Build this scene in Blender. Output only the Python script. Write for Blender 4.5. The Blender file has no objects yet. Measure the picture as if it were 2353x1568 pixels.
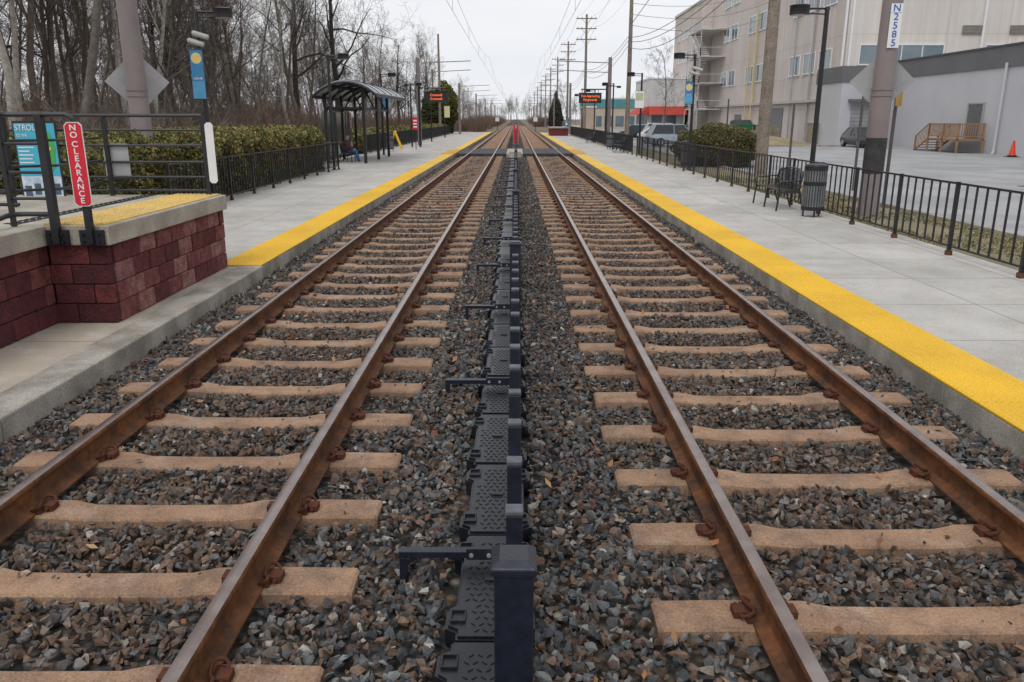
import bpy, bmesh, math, random
import numpy as np
from mathutils import Vector, Matrix, Euler
random.seed(7); rng=np.random.default_rng(7)
sc=bpy.context.scene
sc.view_settings.view_transform='Standard'; sc.view_settings.look='None'; sc.view_settings.exposure=0
COL=sc.collection

# ---------------------------------------------------------------- materials
def nt(name):
    m=bpy.data.materials.new(name); m.use_nodes=True
    t=m.node_tree; b=t.nodes['Principled BSDF']; return m,t,b
def N(t,typ,**kw):
    n=t.nodes.new(typ)
    for k,v in kw.items(): setattr(n,k,v)
    return n
def c4(c): return (c[0],c[1],c[2],1)
def mixc(t,fac,a,b,mode='MIX'):
    n=N(t,'ShaderNodeMix',data_type='RGBA',blend_type=mode)
    if hasattr(fac,'is_output') : t.links.new(fac,n.inputs[0])
    else: n.inputs[0].default_value=fac
    for i,v in ((6,a),(7,b)):
        if isinstance(v,(tuple,list)): n.inputs[i].default_value=c4(v)
        else: t.links.new(v,n.inputs[i])
    return n.outputs[2]
def noise(t,scale,detail=5,rough=.55,vec=None):
    n=N(t,'ShaderNodeTexNoise'); n.inputs['Scale'].default_value=scale
    n.inputs['Detail'].default_value=detail; n.inputs['Roughness'].default_value=rough
    if vec is None:
        tc=N(t,'ShaderNodeTexCoord'); vec=tc.outputs['Object']
    t.links.new(vec,n.inputs['Vector']); return n.outputs['Fac']
def ramp(t,src,lo,hi,a=(0,0,0),b=(1,1,1)):
    r=N(t,'ShaderNodeValToRGB'); r.color_ramp.elements[0].position=lo; r.color_ramp.elements[1].position=hi
    r.color_ramp.elements[0].color=c4(a); r.color_ramp.elements[1].color=c4(b)
    t.links.new(src,r.inputs[0]); return r.outputs[0]
def scaled(t,src,k):
    f=N(t,'ShaderNodeMath',operation='MULTIPLY'); t.links.new(src,f.inputs[0]); f.inputs[1].default_value=k; return f.outputs[0]
def bump(t,b,src,strength,dist=.01):
    n=N(t,'ShaderNodeBump'); n.inputs['Strength'].default_value=strength; n.inputs['Distance'].default_value=dist
    t.links.new(src,n.inputs['Height']); t.links.new(n.outputs[0],b.inputs['Normal'])
def M(name,c1,c2=None,scale=4,rough=.8,metal=0,bmp=0,bscale=60,bdist=.01,spec=.5,lo=.35,hi=.65,fine=0):
    m,t,b=nt(name)
    b.inputs['Roughness'].default_value=rough; b.inputs['Metallic'].default_value=metal
    b.inputs['Specular IOR Level'].default_value=spec
    if c2 is None: c2=tuple(x*.8 for x in c1)
    f=ramp(t,noise(t,scale,7,.6),lo,hi)
    col=mixc(t,f,c1,c2)
    if fine:
        f2=ramp(t,noise(t,fine,3,.6),.35,.65,(.72,.72,.72),(1.2,1.2,1.2))
        col=mixc(t,1.0,col,f2,'MULTIPLY')
    t.links.new(col,b.inputs['Base Color'])
    if bmp: bump(t,b,noise(t,bscale,4,.6),bmp,bdist)
    return m
def Mattr(name,rough=.85,bmp=0,bscale=60,trans=0,vary=True):
    m,t,b=nt(name); a=N(t,'ShaderNodeAttribute',attribute_name='Col')
    b.inputs['Roughness'].default_value=rough
    b.inputs['Specular IOR Level'].default_value=.35
    col=a.outputs['Color']
    if vary:
        f2=ramp(t,noise(t,45,4,.6),.3,.7,(.65,.65,.65),(1.3,1.3,1.3))
        col=mixc(t,1.0,col,f2,'MULTIPLY')
    t.links.new(col,b.inputs['Base Color'])
    if bmp: bump(t,b,noise(t,bscale,4,.6),bmp,.005)
    return m
black=M('black_painted_steel',(.010,.011,.014),(.017,.018,.022),6,.42,0,.15,120,.002)
blackpl=M('black_plastic',(.009,.010,.015),(.016,.018,.025),3,.38,0,.2,150,.002,fine=40)
navy=M('navy_black_fence_paint',(.008,.011,.022),(.016,.020,.034),5,.38,0,.2,150,.002,fine=60)
capm=M('pale_picket_top',(.06,.066,.085),(.10,.105,.12),9,.5,0,.2,150,.002,fine=60)  # picket caps in a paler blue-grey than the fence paint
steel=M('galvanised',(.45,.46,.47),(.35,.36,.37),8,.45,.6)
whitep=M('white_paint',(.78,.78,.78),(.72,.72,.72),3,.5)
greyp=M('grey_sign_back',(.40,.40,.41),(.33,.33,.34),3,.5,.2)
redp=M('red_sign',(.66,.012,.03),(.56,.010,.025),3,.4)
yellowp=M('yellow_paint',(.80,.50,.02),(.72,.43,.02),3,.5)
orangep=M('orange_cone',(.80,.06,.015),None,3,.5)
wood=M('weathered_pole_wood',(.27,.225,.18),(.19,.155,.125),(3),.9,0,.6,30,.02,fine=14)
deckw=M('deck_wood',(.36,.21,.115),(.27,.15,.08),3,.8)
polem=M('catenary_pole_paint',(.235,.195,.195),(.19,.155,.155),1.4,.5,0,.1,40,.003)
glass=M('window_glass',(.09,.14,.17),(.17,.22,.25),.3,.10,0,spec=.9)
def platform_mat(name,base,base2,bw,bh,offx=0,offy=0,stain=(.30,.25,.2)):
    m,t,b=nt(name); tc=N(t,'ShaderNodeTexCoord'); mp=N(t,'ShaderNodeMapping')
    mp.inputs['Location'].default_value=(offx,offy,0)
    t.links.new(tc.outputs['Object'],mp.inputs[0])
    br=N(t,'ShaderNodeTexBrick'); br.offset=0; br.inputs['Scale'].default_value=1
    br.inputs['Brick Width'].default_value=bw; br.inputs['Row Height'].default_value=bh
    br.inputs['Mortar Size'].default_value=.009; br.inputs['Mortar Smooth'].default_value=.3
    br.inputs['Color1'].default_value=(1,1,1,1); br.inputs['Color2'].default_value=(.88,.88,.87,1); br.inputs['Mortar'].default_value=(.38,.36,.33,1)
    t.links.new(mp.outputs[0],br.inputs['Vector'])
    f=ramp(t,noise(t,.7,8,.65),.38,.62); col=mixc(t,f,base,base2)
    col=mixc(t,scaled(t,ramp(t,noise(t,1.9,9,.72),.50,.66),.6),col,stain)
    col=mixc(t,scaled(t,ramp(t,noise(t,.45,9,.75),.52,.64),.55),col,tuple(x*.64 for x in base))
    f3=ramp(t,noise(t,110,3,.7),.3,.7,(.58,.58,.58),(1.3,1.3,1.3)); col=mixc(t,1,col,f3,'MULTIPLY')
    col=mixc(t,1,col,br.outputs['Color'],'MULTIPLY')
    t.links.new(col,b.inputs['Base Color']); b.inputs['Roughness'].default_value=.9
    bump(t,b,noise(t,160,4,.7),.35,.004)
    return m
conc_plat=platform_mat('platform_concrete',(.58,.555,.52),(.47,.45,.42),1.32,1.52,.07,.3,(.42,.37,.31))
conc_tan=platform_mat('aggregate_paving',(.50,.43,.345),(.40,.34,.27),1.5,1.9,.6,.35,(.62,.585,.53))
conc_edge=M('concrete_edge',(.42,.385,.335),(.24,.215,.18),2.0,.9,0,.5,90,.006,fine=60,lo=.4,hi=.6)
conc_slab=M('concrete_slab',(.50,.45,.375),(.34,.30,.25),2.0,.9,0,.4,90,.005,fine=80,lo=.4,hi=.6)
tact=M('tactile_yellow',(.84,.50,.010),(.70,.41,.010),.9,.55,0,.1,80,.003,lo=.38,hi=.66,fine=140)
tact2=M('tactile_yellow_worn',(.74,.50,.12),(.56,.40,.16),1.5,.7,0,.1,80,.003,fine=60)
asph=M('asphalt_lot',(.38,.38,.385),(.29,.29,.295),.35,.9,0,.5,60,.01,fine=40,lo=.4,hi=.6)
grass=M('dry_verge_grass',(.20,.175,.09),(.33,.27,.18),.9,.95,0,.9,40,.04,fine=30)
mound=M('dry_grass',(.36,.28,.17),(.24,.21,.10),.4,.95,0,.8,20,.04,fine=12)
litter=M('leaf_litter_ground',(.15,.108,.07),(.22,.17,.12),.3,.95,0,1,18,.06,fine=6)

m,t,b=nt('sleeper_concrete'); sleeper_m=m
col=mixc(t,ramp(t,noise(t,1.3,8,.65),.40,.60),(.42,.262,.165),(.32,.19,.118))
col=mixc(t,scaled(t,ramp(t,noise(t,3.7,8,.75),.45,.60),.68),col,(.18,.118,.085))
col=mixc(t,scaled(t,ramp(t,noise(t,2.3,7,.7),.53,.66),.45),col,(.48,.37,.29))
col=mixc(t,1,col,ramp(t,noise(t,80,4,.75),.3,.7,(.55,.55,.55),(1.3,1.3,1.3)),'MULTIPLY')
t.links.new(col,b.inputs['Base Color']); b.inputs['Roughness'].default_value=.92; bump(t,b,noise(t,90,5,.75),.7,.006)

rust=M('rusty_rail_side',(.17,.066,.024),(.072,.032,.017),4,.7,0,.35,70,.003,fine=22,spec=.3,lo=.4,hi=.62)
railtop=M('worn_rail_head',(.30,.25,.235),(.20,.155,.14),5,.25,.7,.05,60,.001)
clipm=M('rusted_clip',(.12,.042,.022),(.065,.024,.015),20,.8,0,.4,150,.002,spec=.25)
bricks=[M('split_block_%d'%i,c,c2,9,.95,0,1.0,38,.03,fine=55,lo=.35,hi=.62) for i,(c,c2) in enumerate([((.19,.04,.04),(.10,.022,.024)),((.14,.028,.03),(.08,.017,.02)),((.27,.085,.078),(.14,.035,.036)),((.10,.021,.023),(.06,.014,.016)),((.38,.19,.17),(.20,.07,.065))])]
mortar=M('block_core',(.05,.02,.02),(.03,.012,.012),5,.95)

m,t,b=nt('ballast_bed'); ballast_m=m
tc=N(t,'ShaderNodeTexCoord'); vo=N(t,'ShaderNodeTexVoronoi'); vo.inputs['Scale'].default_value=17; t.links.new(tc.outputs['Object'],vo.inputs['Vector'])
sp=N(t,'ShaderNodeSeparateColor'); t.links.new(vo.outputs['Color'],sp.inputs[0])
r=N(t,'ShaderNodeValToRGB'); r.color_ramp.interpolation='CONSTANT'; e=r.color_ramp.elements
e[0].color=(.065,.065,.066,1); e[1].position=.3; e[1].color=(.12,.088,.065,1)
for p,c in ((.5,(.105,.10,.095,1)),(.68,(.15,.105,.07,1)),(.85,(.22,.195,.17,1))):
    q=e.new(p); q.color=c
t.links.new(sp.outputs[0],r.inputs[0])
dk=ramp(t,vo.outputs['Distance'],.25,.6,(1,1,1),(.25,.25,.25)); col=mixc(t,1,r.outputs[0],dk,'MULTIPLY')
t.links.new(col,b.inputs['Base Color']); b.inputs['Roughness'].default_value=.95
iv=N(t,'ShaderNodeMath',operation='SUBTRACT'); iv.inputs[0].default_value=1; t.links.new(vo.outputs['Distance'],iv.inputs[1]); bump(t,b,iv.outputs[0],1,.03)
stone_m=Mattr('crushed_stone',.8,.4,90)
leaf_m=Mattr('leaf',.6,vary=False)

# ---------------------------------------------------------------- builders
def link(o,parent=None):
    COL.objects.link(o)
    if parent is not None: o.parent=parent
    return o
def empty(name,loc=(0,0,0)):
    e=bpy.data.objects.new(name,None); e.location=loc; e.empty_display_size=.1; COL.objects.link(e); return e
class MB:
    def __init__(s): s.v=[];s.f=[];s.m=[]
    def add(s,vs,fs,mi=0):
        o=len(s.v)
        s.v.extend(vs)
        for f in fs: s.f.append(tuple(i+o for i in f)); s.m.append(mi)
    def box(s,x0,x1,y0,y1,z0,z1,mi=0,mat=None):
        if x0>x1:x0,x1=x1,x0
        if y0>y1:y0,y1=y1,y0
        vs=[(x0,y0,z0),(x1,y0,z0),(x1,y1,z0),(x0,y1,z0),(x0,y0,z1),(x1,y0,z1),(x1,y1,z1),(x0,y1,z1)]
        if mat is not None: vs=[tuple(mat@Vector(p)) for p in vs]
        s.add(vs,[(0,3,2,1),(4,5,6,7),(0,1,5,4),(1,2,6,5),(2,3,7,6),(3,0,4,7)],mi)
    def prism(s,poly,a0,a1,axis='z',mi=0):
        n=len(poly)
        def P(p,a):
            return (p[0],p[1],a) if axis=='z' else ((p[0],a,p[1]) if axis=='y' else (a,p[0],p[1]))
        vs=[P(p,a0) for p in poly]+[P(p,a1) for p in poly]
        fs=[tuple(range(n))[::-1],tuple(range(n,2*n))]+[(i,(i+1)%n,n+(i+1)%n,n+i) for i in range(n)]
        s.add(vs,fs,mi)
    def tube(s,pts,r,n=8,mi=0,cap=True):
        pts=[Vector(p) for p in pts]; k=len(pts)
        rs=r if isinstance(r,(list,tuple)) else [r]*k
        vs=[]; up=None
        for i,p in enumerate(pts):
            d=(pts[min(i+1,k-1)]-pts[max(i-1,0)])
            if d.length<1e-9: d=Vector((0,0,1))
            d.normalize()
            if up is None:
                a=Vector((0,0,1)) if abs(d.z)<.9 else Vector((1,0,0)); u=d.cross(a).normalized()
            else:
                u=(up-d*up.dot(d)); 
                if u.length<1e-6: u=d.orthogonal()
                u.normalize()
            up=u; w=d.cross(u)
            for j in range(n):
                an=2*math.pi*j/n; q=p+(u*math.cos(an)+w*math.sin(an))*rs[i]; vs.append(tuple(q))
        fs=[]
        for i in range(k-1):
            for j in range(n):
                a=i*n+j; b2=i*n+(j+1)%n; fs.append((a,b2,b2+n,a+n))
        if cap: fs.append(tuple(range(n))[::-1]); fs.append(tuple(range((k-1)*n,k*n)))
        s.add(vs,fs,mi)
    def obj(s,name,mats,parent=None,smooth=False,bevel=0):
        me=bpy.data.meshes.new(name); me.from_pydata(s.v,[],s.f)
        if not isinstance(mats,(list,tuple)): mats=[mats]
        for mm in mats: me.materials.append(mm)
        me.polygons.foreach_set('material_index',s.m)
        me.polygons.foreach_set('use_smooth',[smooth]*len(s.f))
        me.update()
        o=bpy.data.objects.new(name,me); link(o,parent)
        if smooth:
            try: me.set_sharp_from_angle(angle=math.radians(40))
            except Exception: pass
        if bevel:
            bm=o.modifiers.new('b','BEVEL'); bm.width=bevel; bm.segments=2; bm.limit_method='ANGLE'; bm.angle_limit=math.radians(40)
        return o
def npmesh(name,V,F,cols,mat,parent=None,smooth=False):
    nf,k=F.shape; me=bpy.data.meshes.new(name)
    me.vertices.add(len(V)); me.vertices.foreach_set('co',V.astype(np.float32).ravel())
    me.loops.add(nf*k); me.loops.foreach_set('vertex_index',F.astype(np.int32).ravel())
    me.polygons.add(nf); me.polygons.foreach_set('loop_start',(np.arange(nf)*k).astype(np.int32))
    me.update(calc_edges=True)
    me.polygons.foreach_set('use_smooth',np.full(nf,smooth))
    if cols is not None:
        a=me.attributes.new('Col','FLOAT_COLOR','POINT'); a.data.foreach_set('color',np.c_[cols,np.ones(len(cols))].astype(np.float32).ravel())
    me.materials.append(mat); me.update()
    o=bpy.data.objects.new(name,me); return link(o,parent)
def leaves(name,P,size,cols,mat,parent=None):
    n=len(P); a=rng.normal(size=(n,3)); a/=np.linalg.norm(a,axis=1)[:,None]
    b2=rng.normal(size=(n,3)); b2=np.cross(a,b2); b2/=np.linalg.norm(b2,axis=1)[:,None]
    s=(size*rng.uniform(.6,1.3,n))[:,None]
    V=np.stack([P+a*s*.6,P+b2*s*.36,P-a*s*.6,P-b2*s*.36],1).reshape(-1,3)
    F=np.arange(4*n).reshape(n,4)
    return npmesh(name,V,F,np.repeat(cols,4,0),mat,parent)
def text(name,body,size,loc,rot,mat,parent,ax='CENTER',sx=1,off=0):
    cu=bpy.data.curves.new(name,'FONT'); cu.body=body; cu.size=size; cu.align_x=ax; cu.align_y='CENTER'; cu.extrude=.0015; cu.offset=off
    cu.materials.append(mat); o=bpy.data.objects.new(name,cu); o.location=loc; o.rotation_euler=rot; o.scale=(sx,1,1)
    link(o,parent); return o
FR=(math.pi/2,0,0)

# ---------------------------------------------------------------- ground
g=MB(); g.box(-900,900,-60,1600,-.4,-.16); g.obj('ground',litter)
g=MB(); g.box(-3.64,3.41,-5,1500,-.155,-.075); g.obj('ballast_bed',ballast_m)

CL,CR=-2.02,1.87
LT=[2.68+.72*k for k in range(-3,330)]
RT=[3.13+.73*k for k in range(-3,330)]
def track(c,ties):
    E=empty('railway_track')
    s=MB()
    for i,y in enumerate(ties):
        jy=random.uniform(-.018,.018); y+=jy; dw=random.uniform(-.004,.004); sk=random.uniform(-.008,.008); dx=random.uniform(-.02,.02)
        st=[(-1.25,-.012,.104),(-1.235,0,.112),(-.95,.003,.115),(-.55,.0,.112),(-.42,-.022,.10),(0,-.026,.098),(.42,-.022,.10),(.55,0,.112),(.95,.003,.115),(1.235,0,.112),(1.25,-.012,.104)]
        if y>60: st=[st[0],st[5],st[-1]]
        vs=[];fs=[]
        for (x,z,w) in st:
            w+=dw; yy=y+sk*x; x+=dx
            vs+= [(c+x,yy-w-.02,-.2),(c+x,yy-w,z-.012),(c+x,yy-w+.012,z),(c+x,yy+w-.012,z),(c+x,yy+w,z-.012),(c+x,yy+w+.02,-.2)]
        n=len(st)
        for a in range(n-1):
            for j in range(5):
                p=a*6+j; fs.append((p,p+1,p+7,p+6)[::-1])
        fs.append((0,1,2,3,4,5)[::-1]); fs.append(tuple(range((n-1)*6,n*6)))
        s.add(vs,fs)
    s.obj('sleepers',sleeper_m,E)
    half=[(.070,.002),(.070,.012),(.014,.034),(.009,.05),(.009,.118),(.030,.132),(.0365,.140),(.0365,.160),(.030,.170),(.012,.1735)]
    prof=half+[(-x,z) for x,z in half[::-1]]
    for nmx,rx in (('rail_a',c-.752),('rail_b',c+.752)):
        r=MB(); n=len(prof); ys=[-1]+list(range(2,60,3))+[100,200,400,700,1200]
        for y in ys: r.v+= [(rx+x,y,z) for x,z in prof]
        for a in range(len(ys)-1):
            for j in range(n):
                p=a*n+j;q=a*n+(j+1)%n
                r.f.append((p,p+n,q+n,q)); r.m.append(1 if j in (8,9,10) else 0)
        r.obj(nmx,[rust,railtop],E,smooth=True)
    cl=MB()
    for i,y in enumerate(ties):
        if y>48 or y<1: continue
        nn=6 if y<14 else 4
        for rx in (c-.752,c+.752):
            for sd in (-1,1):
                fl=sd
                def P(x,yy,z): return (rx+sd*(.07+x),y+yy*fl,z)
                pts=[P(.045,-.055,.022),P(.045,.03,.024),P(.043,.062,.032),P(.022,.078,.045),P(-.004,.066,.052),P(-.016,.03,.05),P(-.012,-.005,.036),P(.0,-.03,.04),P(.018,-.05,.05),P(.02,-.072,.045),P(-.004,-.078,.032),P(-.022,-.07,.022)]
                cl.tube(pts,.0095,nn)
                cl.box(rx+sd*.088,rx+sd*.142,y-.036,y+.036,-.02,.036)
                cl.box(rx-sd*.01,rx+sd*.094,y-.075,y+.075,.0045,.0165) if y<30 else None
    cl.obj('rail_clips',clipm,E,smooth=True)
track(CL,LT); track(CR,RT)

# ---------------------------------------------------------------- stones
protos=[]
for k in range(18):
    bm=bmesh.new()
    pts=np.array([[random.gauss(0,1) for _ in range(3)] for _ in range(9)]); pts/=np.linalg.norm(pts,axis=1)[:,None]
    pts*=np.array([1,random.uniform(.55,.85),random.uniform(.38,.66)])
    for p in pts: bm.verts.new(p)
    res=bmesh.ops.convex_hull(bm,input=bm.verts)
    bmesh.ops.triangulate(bm,faces=bm.faces); bm.verts.ensure_lookup_table(); bm.verts.index_update()
    V=np.array([v.co[:] for v in bm.verts]); F=np.array([[v.index for v in f.verts] for f in bm.faces]); protos.append((V,F)); bm.free()
def rotmats(n):
    q=rng.normal(size=(n,4)); q[:,1]*=.55; q[:,2]*=.55; q/=np.linalg.norm(q,axis=1)[:,None]; w,x,y,z=q.T
    return np.stack([1-2*(y*y+z*z),2*(x*y-z*w),2*(x*z+y*w),2*(x*y+z*w),1-2*(x*x+z*z),2*(y*z-x*w),2*(x*z-y*w),2*(y*z+x*w),1-2*(x*x+y*y)],1).reshape(n,3,3)
def zone(x0,x1,y0,y1,dens,r0,r1,top):
    n=int((x1-x0)*(y1-y0)*dens); x=rng.uniform(x0,x1,n); y=rng.uniform(y0,y1,n); r=rng.uniform(r0,r1,n)*rng.choice([.6,.85,1,1,1.3],n)
    keep=np.ones(n,bool)
    for c,t0,sp_ in ((CL,2.68,.72),(CR,3.13,.73)):
        ph=np.abs((y-t0+sp_/2)%sp_-sp_/2)
        on=(np.abs(x-c)<1.262)&(ph<.112+.35*r)
        keep&=~(on&(rng.random(n)>.018*(np.abs(np.abs(x-c)-.75)>.2)))
        for rx in (c-.752,c+.752): keep&=~(np.abs(x-rx)<.075+.2*r)
    keep&=~((x>-.33)&(x<.085))
    x,y,r=x[keep],y[keep],r[keep]; n=len(x)
    z=top-.30*r+rng.uniform(-.024,.010,n)
    z+=np.where((x>-.75)&(x<.6),.012,0)-.02*((x<-3.3)|(x>3.15))
    for c in (CL,CR):
        z-=.018*np.exp(-((np.abs(x-c)-.75)/.16)**2)
    for c,t0,sp_ in ((CL,2.68,.72),(CR,3.13,.73)):
        ph=np.abs((y-t0+sp_/2)%sp_-sp_/2); on=(np.abs(x-c)<1.25)&(ph<.10)
        r=np.where(on,r*.45,r); z=np.where(on,.004,z)
    z+=.014*np.sin(x*5.1+y*2.3)*np.sin(y*3.7-x*1.7)
    pal=np.array([(.052,.057,.062),(.085,.091,.096),(.145,.145,.143),(.12,.084,.064),(.155,.102,.07),(.095,.058,.043),(.20,.168,.138),(.31,.29,.26)])
    inn=np.zeros(n)
    for c in (CL,CR): inn=np.maximum(inn,np.exp(-((x-c)/1.0)**2))
    grey=np.array([.23,.23,.18,.11,.09,.08,.05,.03]); brn=np.array([.15,.10,.10,.20,.17,.18,.07,.03])
    u=rng.random(n); cg=np.cumsum(grey/grey.sum()); cb=np.cumsum(brn/brn.sum())
    patch=.12*np.sin(x*1.7+1)*np.sin(y*1.1)
    idx=np.where(rng.random(n)<(.30+.58*inn+patch),np.searchsorted(cb,u),np.searchsorted(cg,u)); idx=np.clip(idx,0,7)
    colr=pal[idx]*rng.uniform(.7,1.45,n)[:,None]
    colr=colr*(1-.18*inn[:,None])+np.array([.14,.088,.055])*.18*inn[:,None]
    R=rotmats(n); which=rng.integers(0,len(protos),n)
    VV=[];FF=[];CC=[];o=0
    for k,(V,F) in enumerate(protos):
        s=np.where(which==k)[0]
        if len(s)==0: continue
        W=np.einsum('nij,vj->nvi',R[s],V)*r[s][:,None,None]+np.stack([x[s],y[s],z[s]],1)[:,None,:]
        nv=len(V); FF.append((F[None]+ (o+np.arange(len(s))*nv)[:,None,None]).reshape(-1,3)); VV.append(W.reshape(-1,3)); CC.append(np.repeat(colr[s],nv,0)); o+=len(s)*nv
    return np.concatenate(VV),np.concatenate(FF),np.concatenate(CC)
allV=[];allF=[];allC=[];o=0
for args in ((-3.62,3.40,1.2,10,1000,.024,.041,-.022),(-3.62,3.40,10,20,600,.028,.043,-.025),(-3.62,3.40,20,47,260,.04,.058,-.03)):
    V,F,C=zone(*args); allV.append(V);allF.append(F+o);allC.append(C);o+=len(V)
npmesh('ballast_stones',np.concatenate(allV),np.concatenate(allF),np.concatenate(allC),stone_m)
n=320; P=np.c_[rng.uniform(-3.5,3.3,n),rng.uniform(2,16,n),rng.uniform(.004,.02,n)]
P=P[(P[:,0]<-.4)|(P[:,0]>.15)]
pal=np.array([(.36,.16,.07),(.26,.12,.06),(.44,.26,.14)]); leaves('fallen_leaves',P,.055,pal[rng.integers(0,3,len(P))],leaf_m)

# ---------------------------------------------------------------- platforms
def domes(y0,y1,x0,x1,z,name,parent,mat,pitch=.06):
    xs=np.arange(x0+.03,x1-.02,pitch); ys=np.arange(y0+.03,y1-.02,pitch)
    X,Y=np.meshgrid(xs,ys); X=X.ravel();Y=Y.ravel(); n=len(X)
    k=6; an=np.arange(k)*2*np.pi/k
    V=np.zeros((n,2*k,3)); V[:,:k,0]=X[:,None]+.018*np.cos(an); V[:,:k,1]=Y[:,None]+.018*np.sin(an); V[:,:k,2]=z
    V[:,k:,0]=X[:,None]+.010*np.cos(an); V[:,k:,1]=Y[:,None]+.010*np.sin(an); V[:,k:,2]=z+.009
    f=[(j,(j+1)%k,k+(j+1)%k,k+j) for j in range(k)]+[(k,k+1,k+2,k+3),(k,k+3,k+4,k+5)]
    F=(np.array(f)[None]+(np.arange(n)*2*k)[:,None,None]).reshape(-1,4)
    npmesh(name,V.reshape(-1,3),F,None,mat,parent)
PR=empty('station_platform')
p=MB(); p.box(3.45,6.95,-3,120,-.15,.125); p.obj('paving',conc_plat,PR)
p=MB()
y=-3
while y<120:
    p.box(3.40,3.449,y+.004,y+2.996,-.15,.118); y+=3
p.obj('edge_beam',conc_edge,PR,bevel=.006)
p=MB(); y=-3
while y<120:
    if not 47<y<55: p.box(3.40,4.03,y+.003,y+1.217,.1255,.141)
    y+=1.22
p.obj('tactile_strip',tact,PR); domes(3.3,34,3.40,4.03,.141,'tactile_domes',PR,tact)
PL=empty('station_platform')
p=MB(); p.box(-9.3,-3.68,11.2,125,-.15,.125); p.obj('paving',conc_plat,PL)
p=MB(); y=11.2
while y<125:
    p.box(-3.679,-3.63,y+.004,y+2.996,-.15,.118); y+=3
p.obj('edge_beam',conc_edge,PL,bevel=.006)
p=MB(); y=11.2
while y<125:
    if not 47<y<55: p.box(-4.24,-3.63,y+.003,y+1.217,.1255,.141)
    y+=1.22
p.obj('tactile_strip',tact,PL); domes(11.2,34,-4.24,-3.63,.141,'tactile_domes',PL,tact)
p=MB(); p.box(-9.3,-3.95,-3,11.195,-.15,.118); p.obj('aggregate_paving',conc_tan,PL)
p=MB()
for a in (-3,1.1,5.2,9.3):
    p.box(-3.949,-3.60,a+.003,min(a+4.097,11.19),-.15,.135)
p.obj('kerb',conc_edge,PL,bevel=.015)

HB=empty('raised_boarding_platform')
core=MB(); core.box(-9,-4.16,8.0,11.14,.12,.93); core.box(-9,-4.78,-2,7.999,.12,.93); core.obj('wall_core',mortar,HB)
bk=MB(); zz=.122
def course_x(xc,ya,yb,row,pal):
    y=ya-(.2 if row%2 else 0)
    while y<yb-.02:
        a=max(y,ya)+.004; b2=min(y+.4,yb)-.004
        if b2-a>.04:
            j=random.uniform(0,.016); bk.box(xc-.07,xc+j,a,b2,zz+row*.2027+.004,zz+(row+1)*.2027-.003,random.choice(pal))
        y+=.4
def course_y(yc,xa,xb,row):
    x=xb-(.4 if row%2==0 else .2)
    xx=xb
    while xx>xa+.02:
        a=max(x,xa)+.004;b2=xx-.004
        if b2-a>.04:
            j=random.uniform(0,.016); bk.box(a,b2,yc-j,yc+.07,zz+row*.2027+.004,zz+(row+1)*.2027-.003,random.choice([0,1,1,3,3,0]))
        xx=max(x,xa); x-=.4
for r_ in range(4):
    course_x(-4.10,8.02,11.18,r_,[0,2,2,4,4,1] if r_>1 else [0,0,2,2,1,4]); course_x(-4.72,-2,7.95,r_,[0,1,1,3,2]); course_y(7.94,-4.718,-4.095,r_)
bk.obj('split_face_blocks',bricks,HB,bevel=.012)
sl=MB(); sl.box(-9,-4.04,7.88,11.22,.932,1.128); sl.box(-9,-4.66,-2,7.878,.932,1.128); sl.obj('deck_slab',conc_slab,HB,bevel=.012)
ts=MB(); 
for k in range(5): ts.box(-4.72,-4.10,7.95+k*.65,7.95+(k+1)*.65-.004,1.1285,1.142)
ts.obj('tactile_strip',tact2,HB); domes(7.95,11.2,-4.72,-4.10,1.142,'tactile_domes',HB,tact2)
ts=MB()
for k in range(27): ts.box(-5.06,-4.98,7.95+k*.12,7.95+k*.12+.085,1.1285,1.134); ts.box(-5.16,-5.09,8.01+k*.12,8.01+k*.12+.07,1.1285,1.134)
ts.obj('dark_grip_strip',black,HB)
RL=empty('platform_railing')
r=MB(); rr=.023
for z in (2.19,2.0,1.8,1.58,1.38,1.2): r.tube([(-4.22,11.08,z),(-9,11.08,z)],rr if z>2.1 else .016,8)
for x in (-4.22,-5.55,-6.9,-8.25): r.box(x-.025,x+.025,11.055,11.105,1.12,2.19)
def loop(z,w,yend,drop):
    r.tube([(-4.50,7.83,z),(-4.80,7.83,z),(-4.88,7.80,z),(-4.92,7.72,z-.005),(-4.93,yend,z-drop)],w,8)
for z in (2.19,): loop(z,.026,4.5,.5)
for z in (1.92,1.65,1.40): r.tube([(-4.50,7.83,z),(-4.95,7.83,z)],.015,8)
loop(1.25,.024,4.5,.4)
r.box(-4.565,-4.495,7.795,7.865,.96,2.19); r.box(-4.225,-4.165,7.80,7.86,.96,2.08)
r.box(-4.95,-4.91,7.80,7.84,1.12,2.19)
r.tube([(-4.53,7.83,2.19),(-4.27,7.83,2.19),(-4.21,7.83,2.15),(-4.195,7.83,2.06)],.024,8)
r.box(-4.64,-4.43,7.83,7.878,.94,1.09); r.box(-4.31,-4.08,7.83,7.878,.94,1.09)
for x in (-4.60,-4.47,-4.27,-4.12): r.tube([(x,7.80,1.05),(x,7.835,1.05)],.012,6); r.tube([(x,7.80,.98),(x,7.835,.98)],.012,6)
for z in (2.19,1.9,1.6,1.32): r.tube([(-6.0,7.0,z),(-6.0,9.6,z),(-5.6,9.9,z),(-5.6,11.0,z)],.017,8)
for yy in (7.6,8.6,9.6): r.box(-6.02,-5.98,yy-.02,yy+.02,1.12,2.2)
for z in (2.19,1.2): r.tube([(-7.5,9.2,z),(-5.7,9.2,z)],.02,8)
r.obj('rails_and_posts',black,RL,smooth=True)

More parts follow.
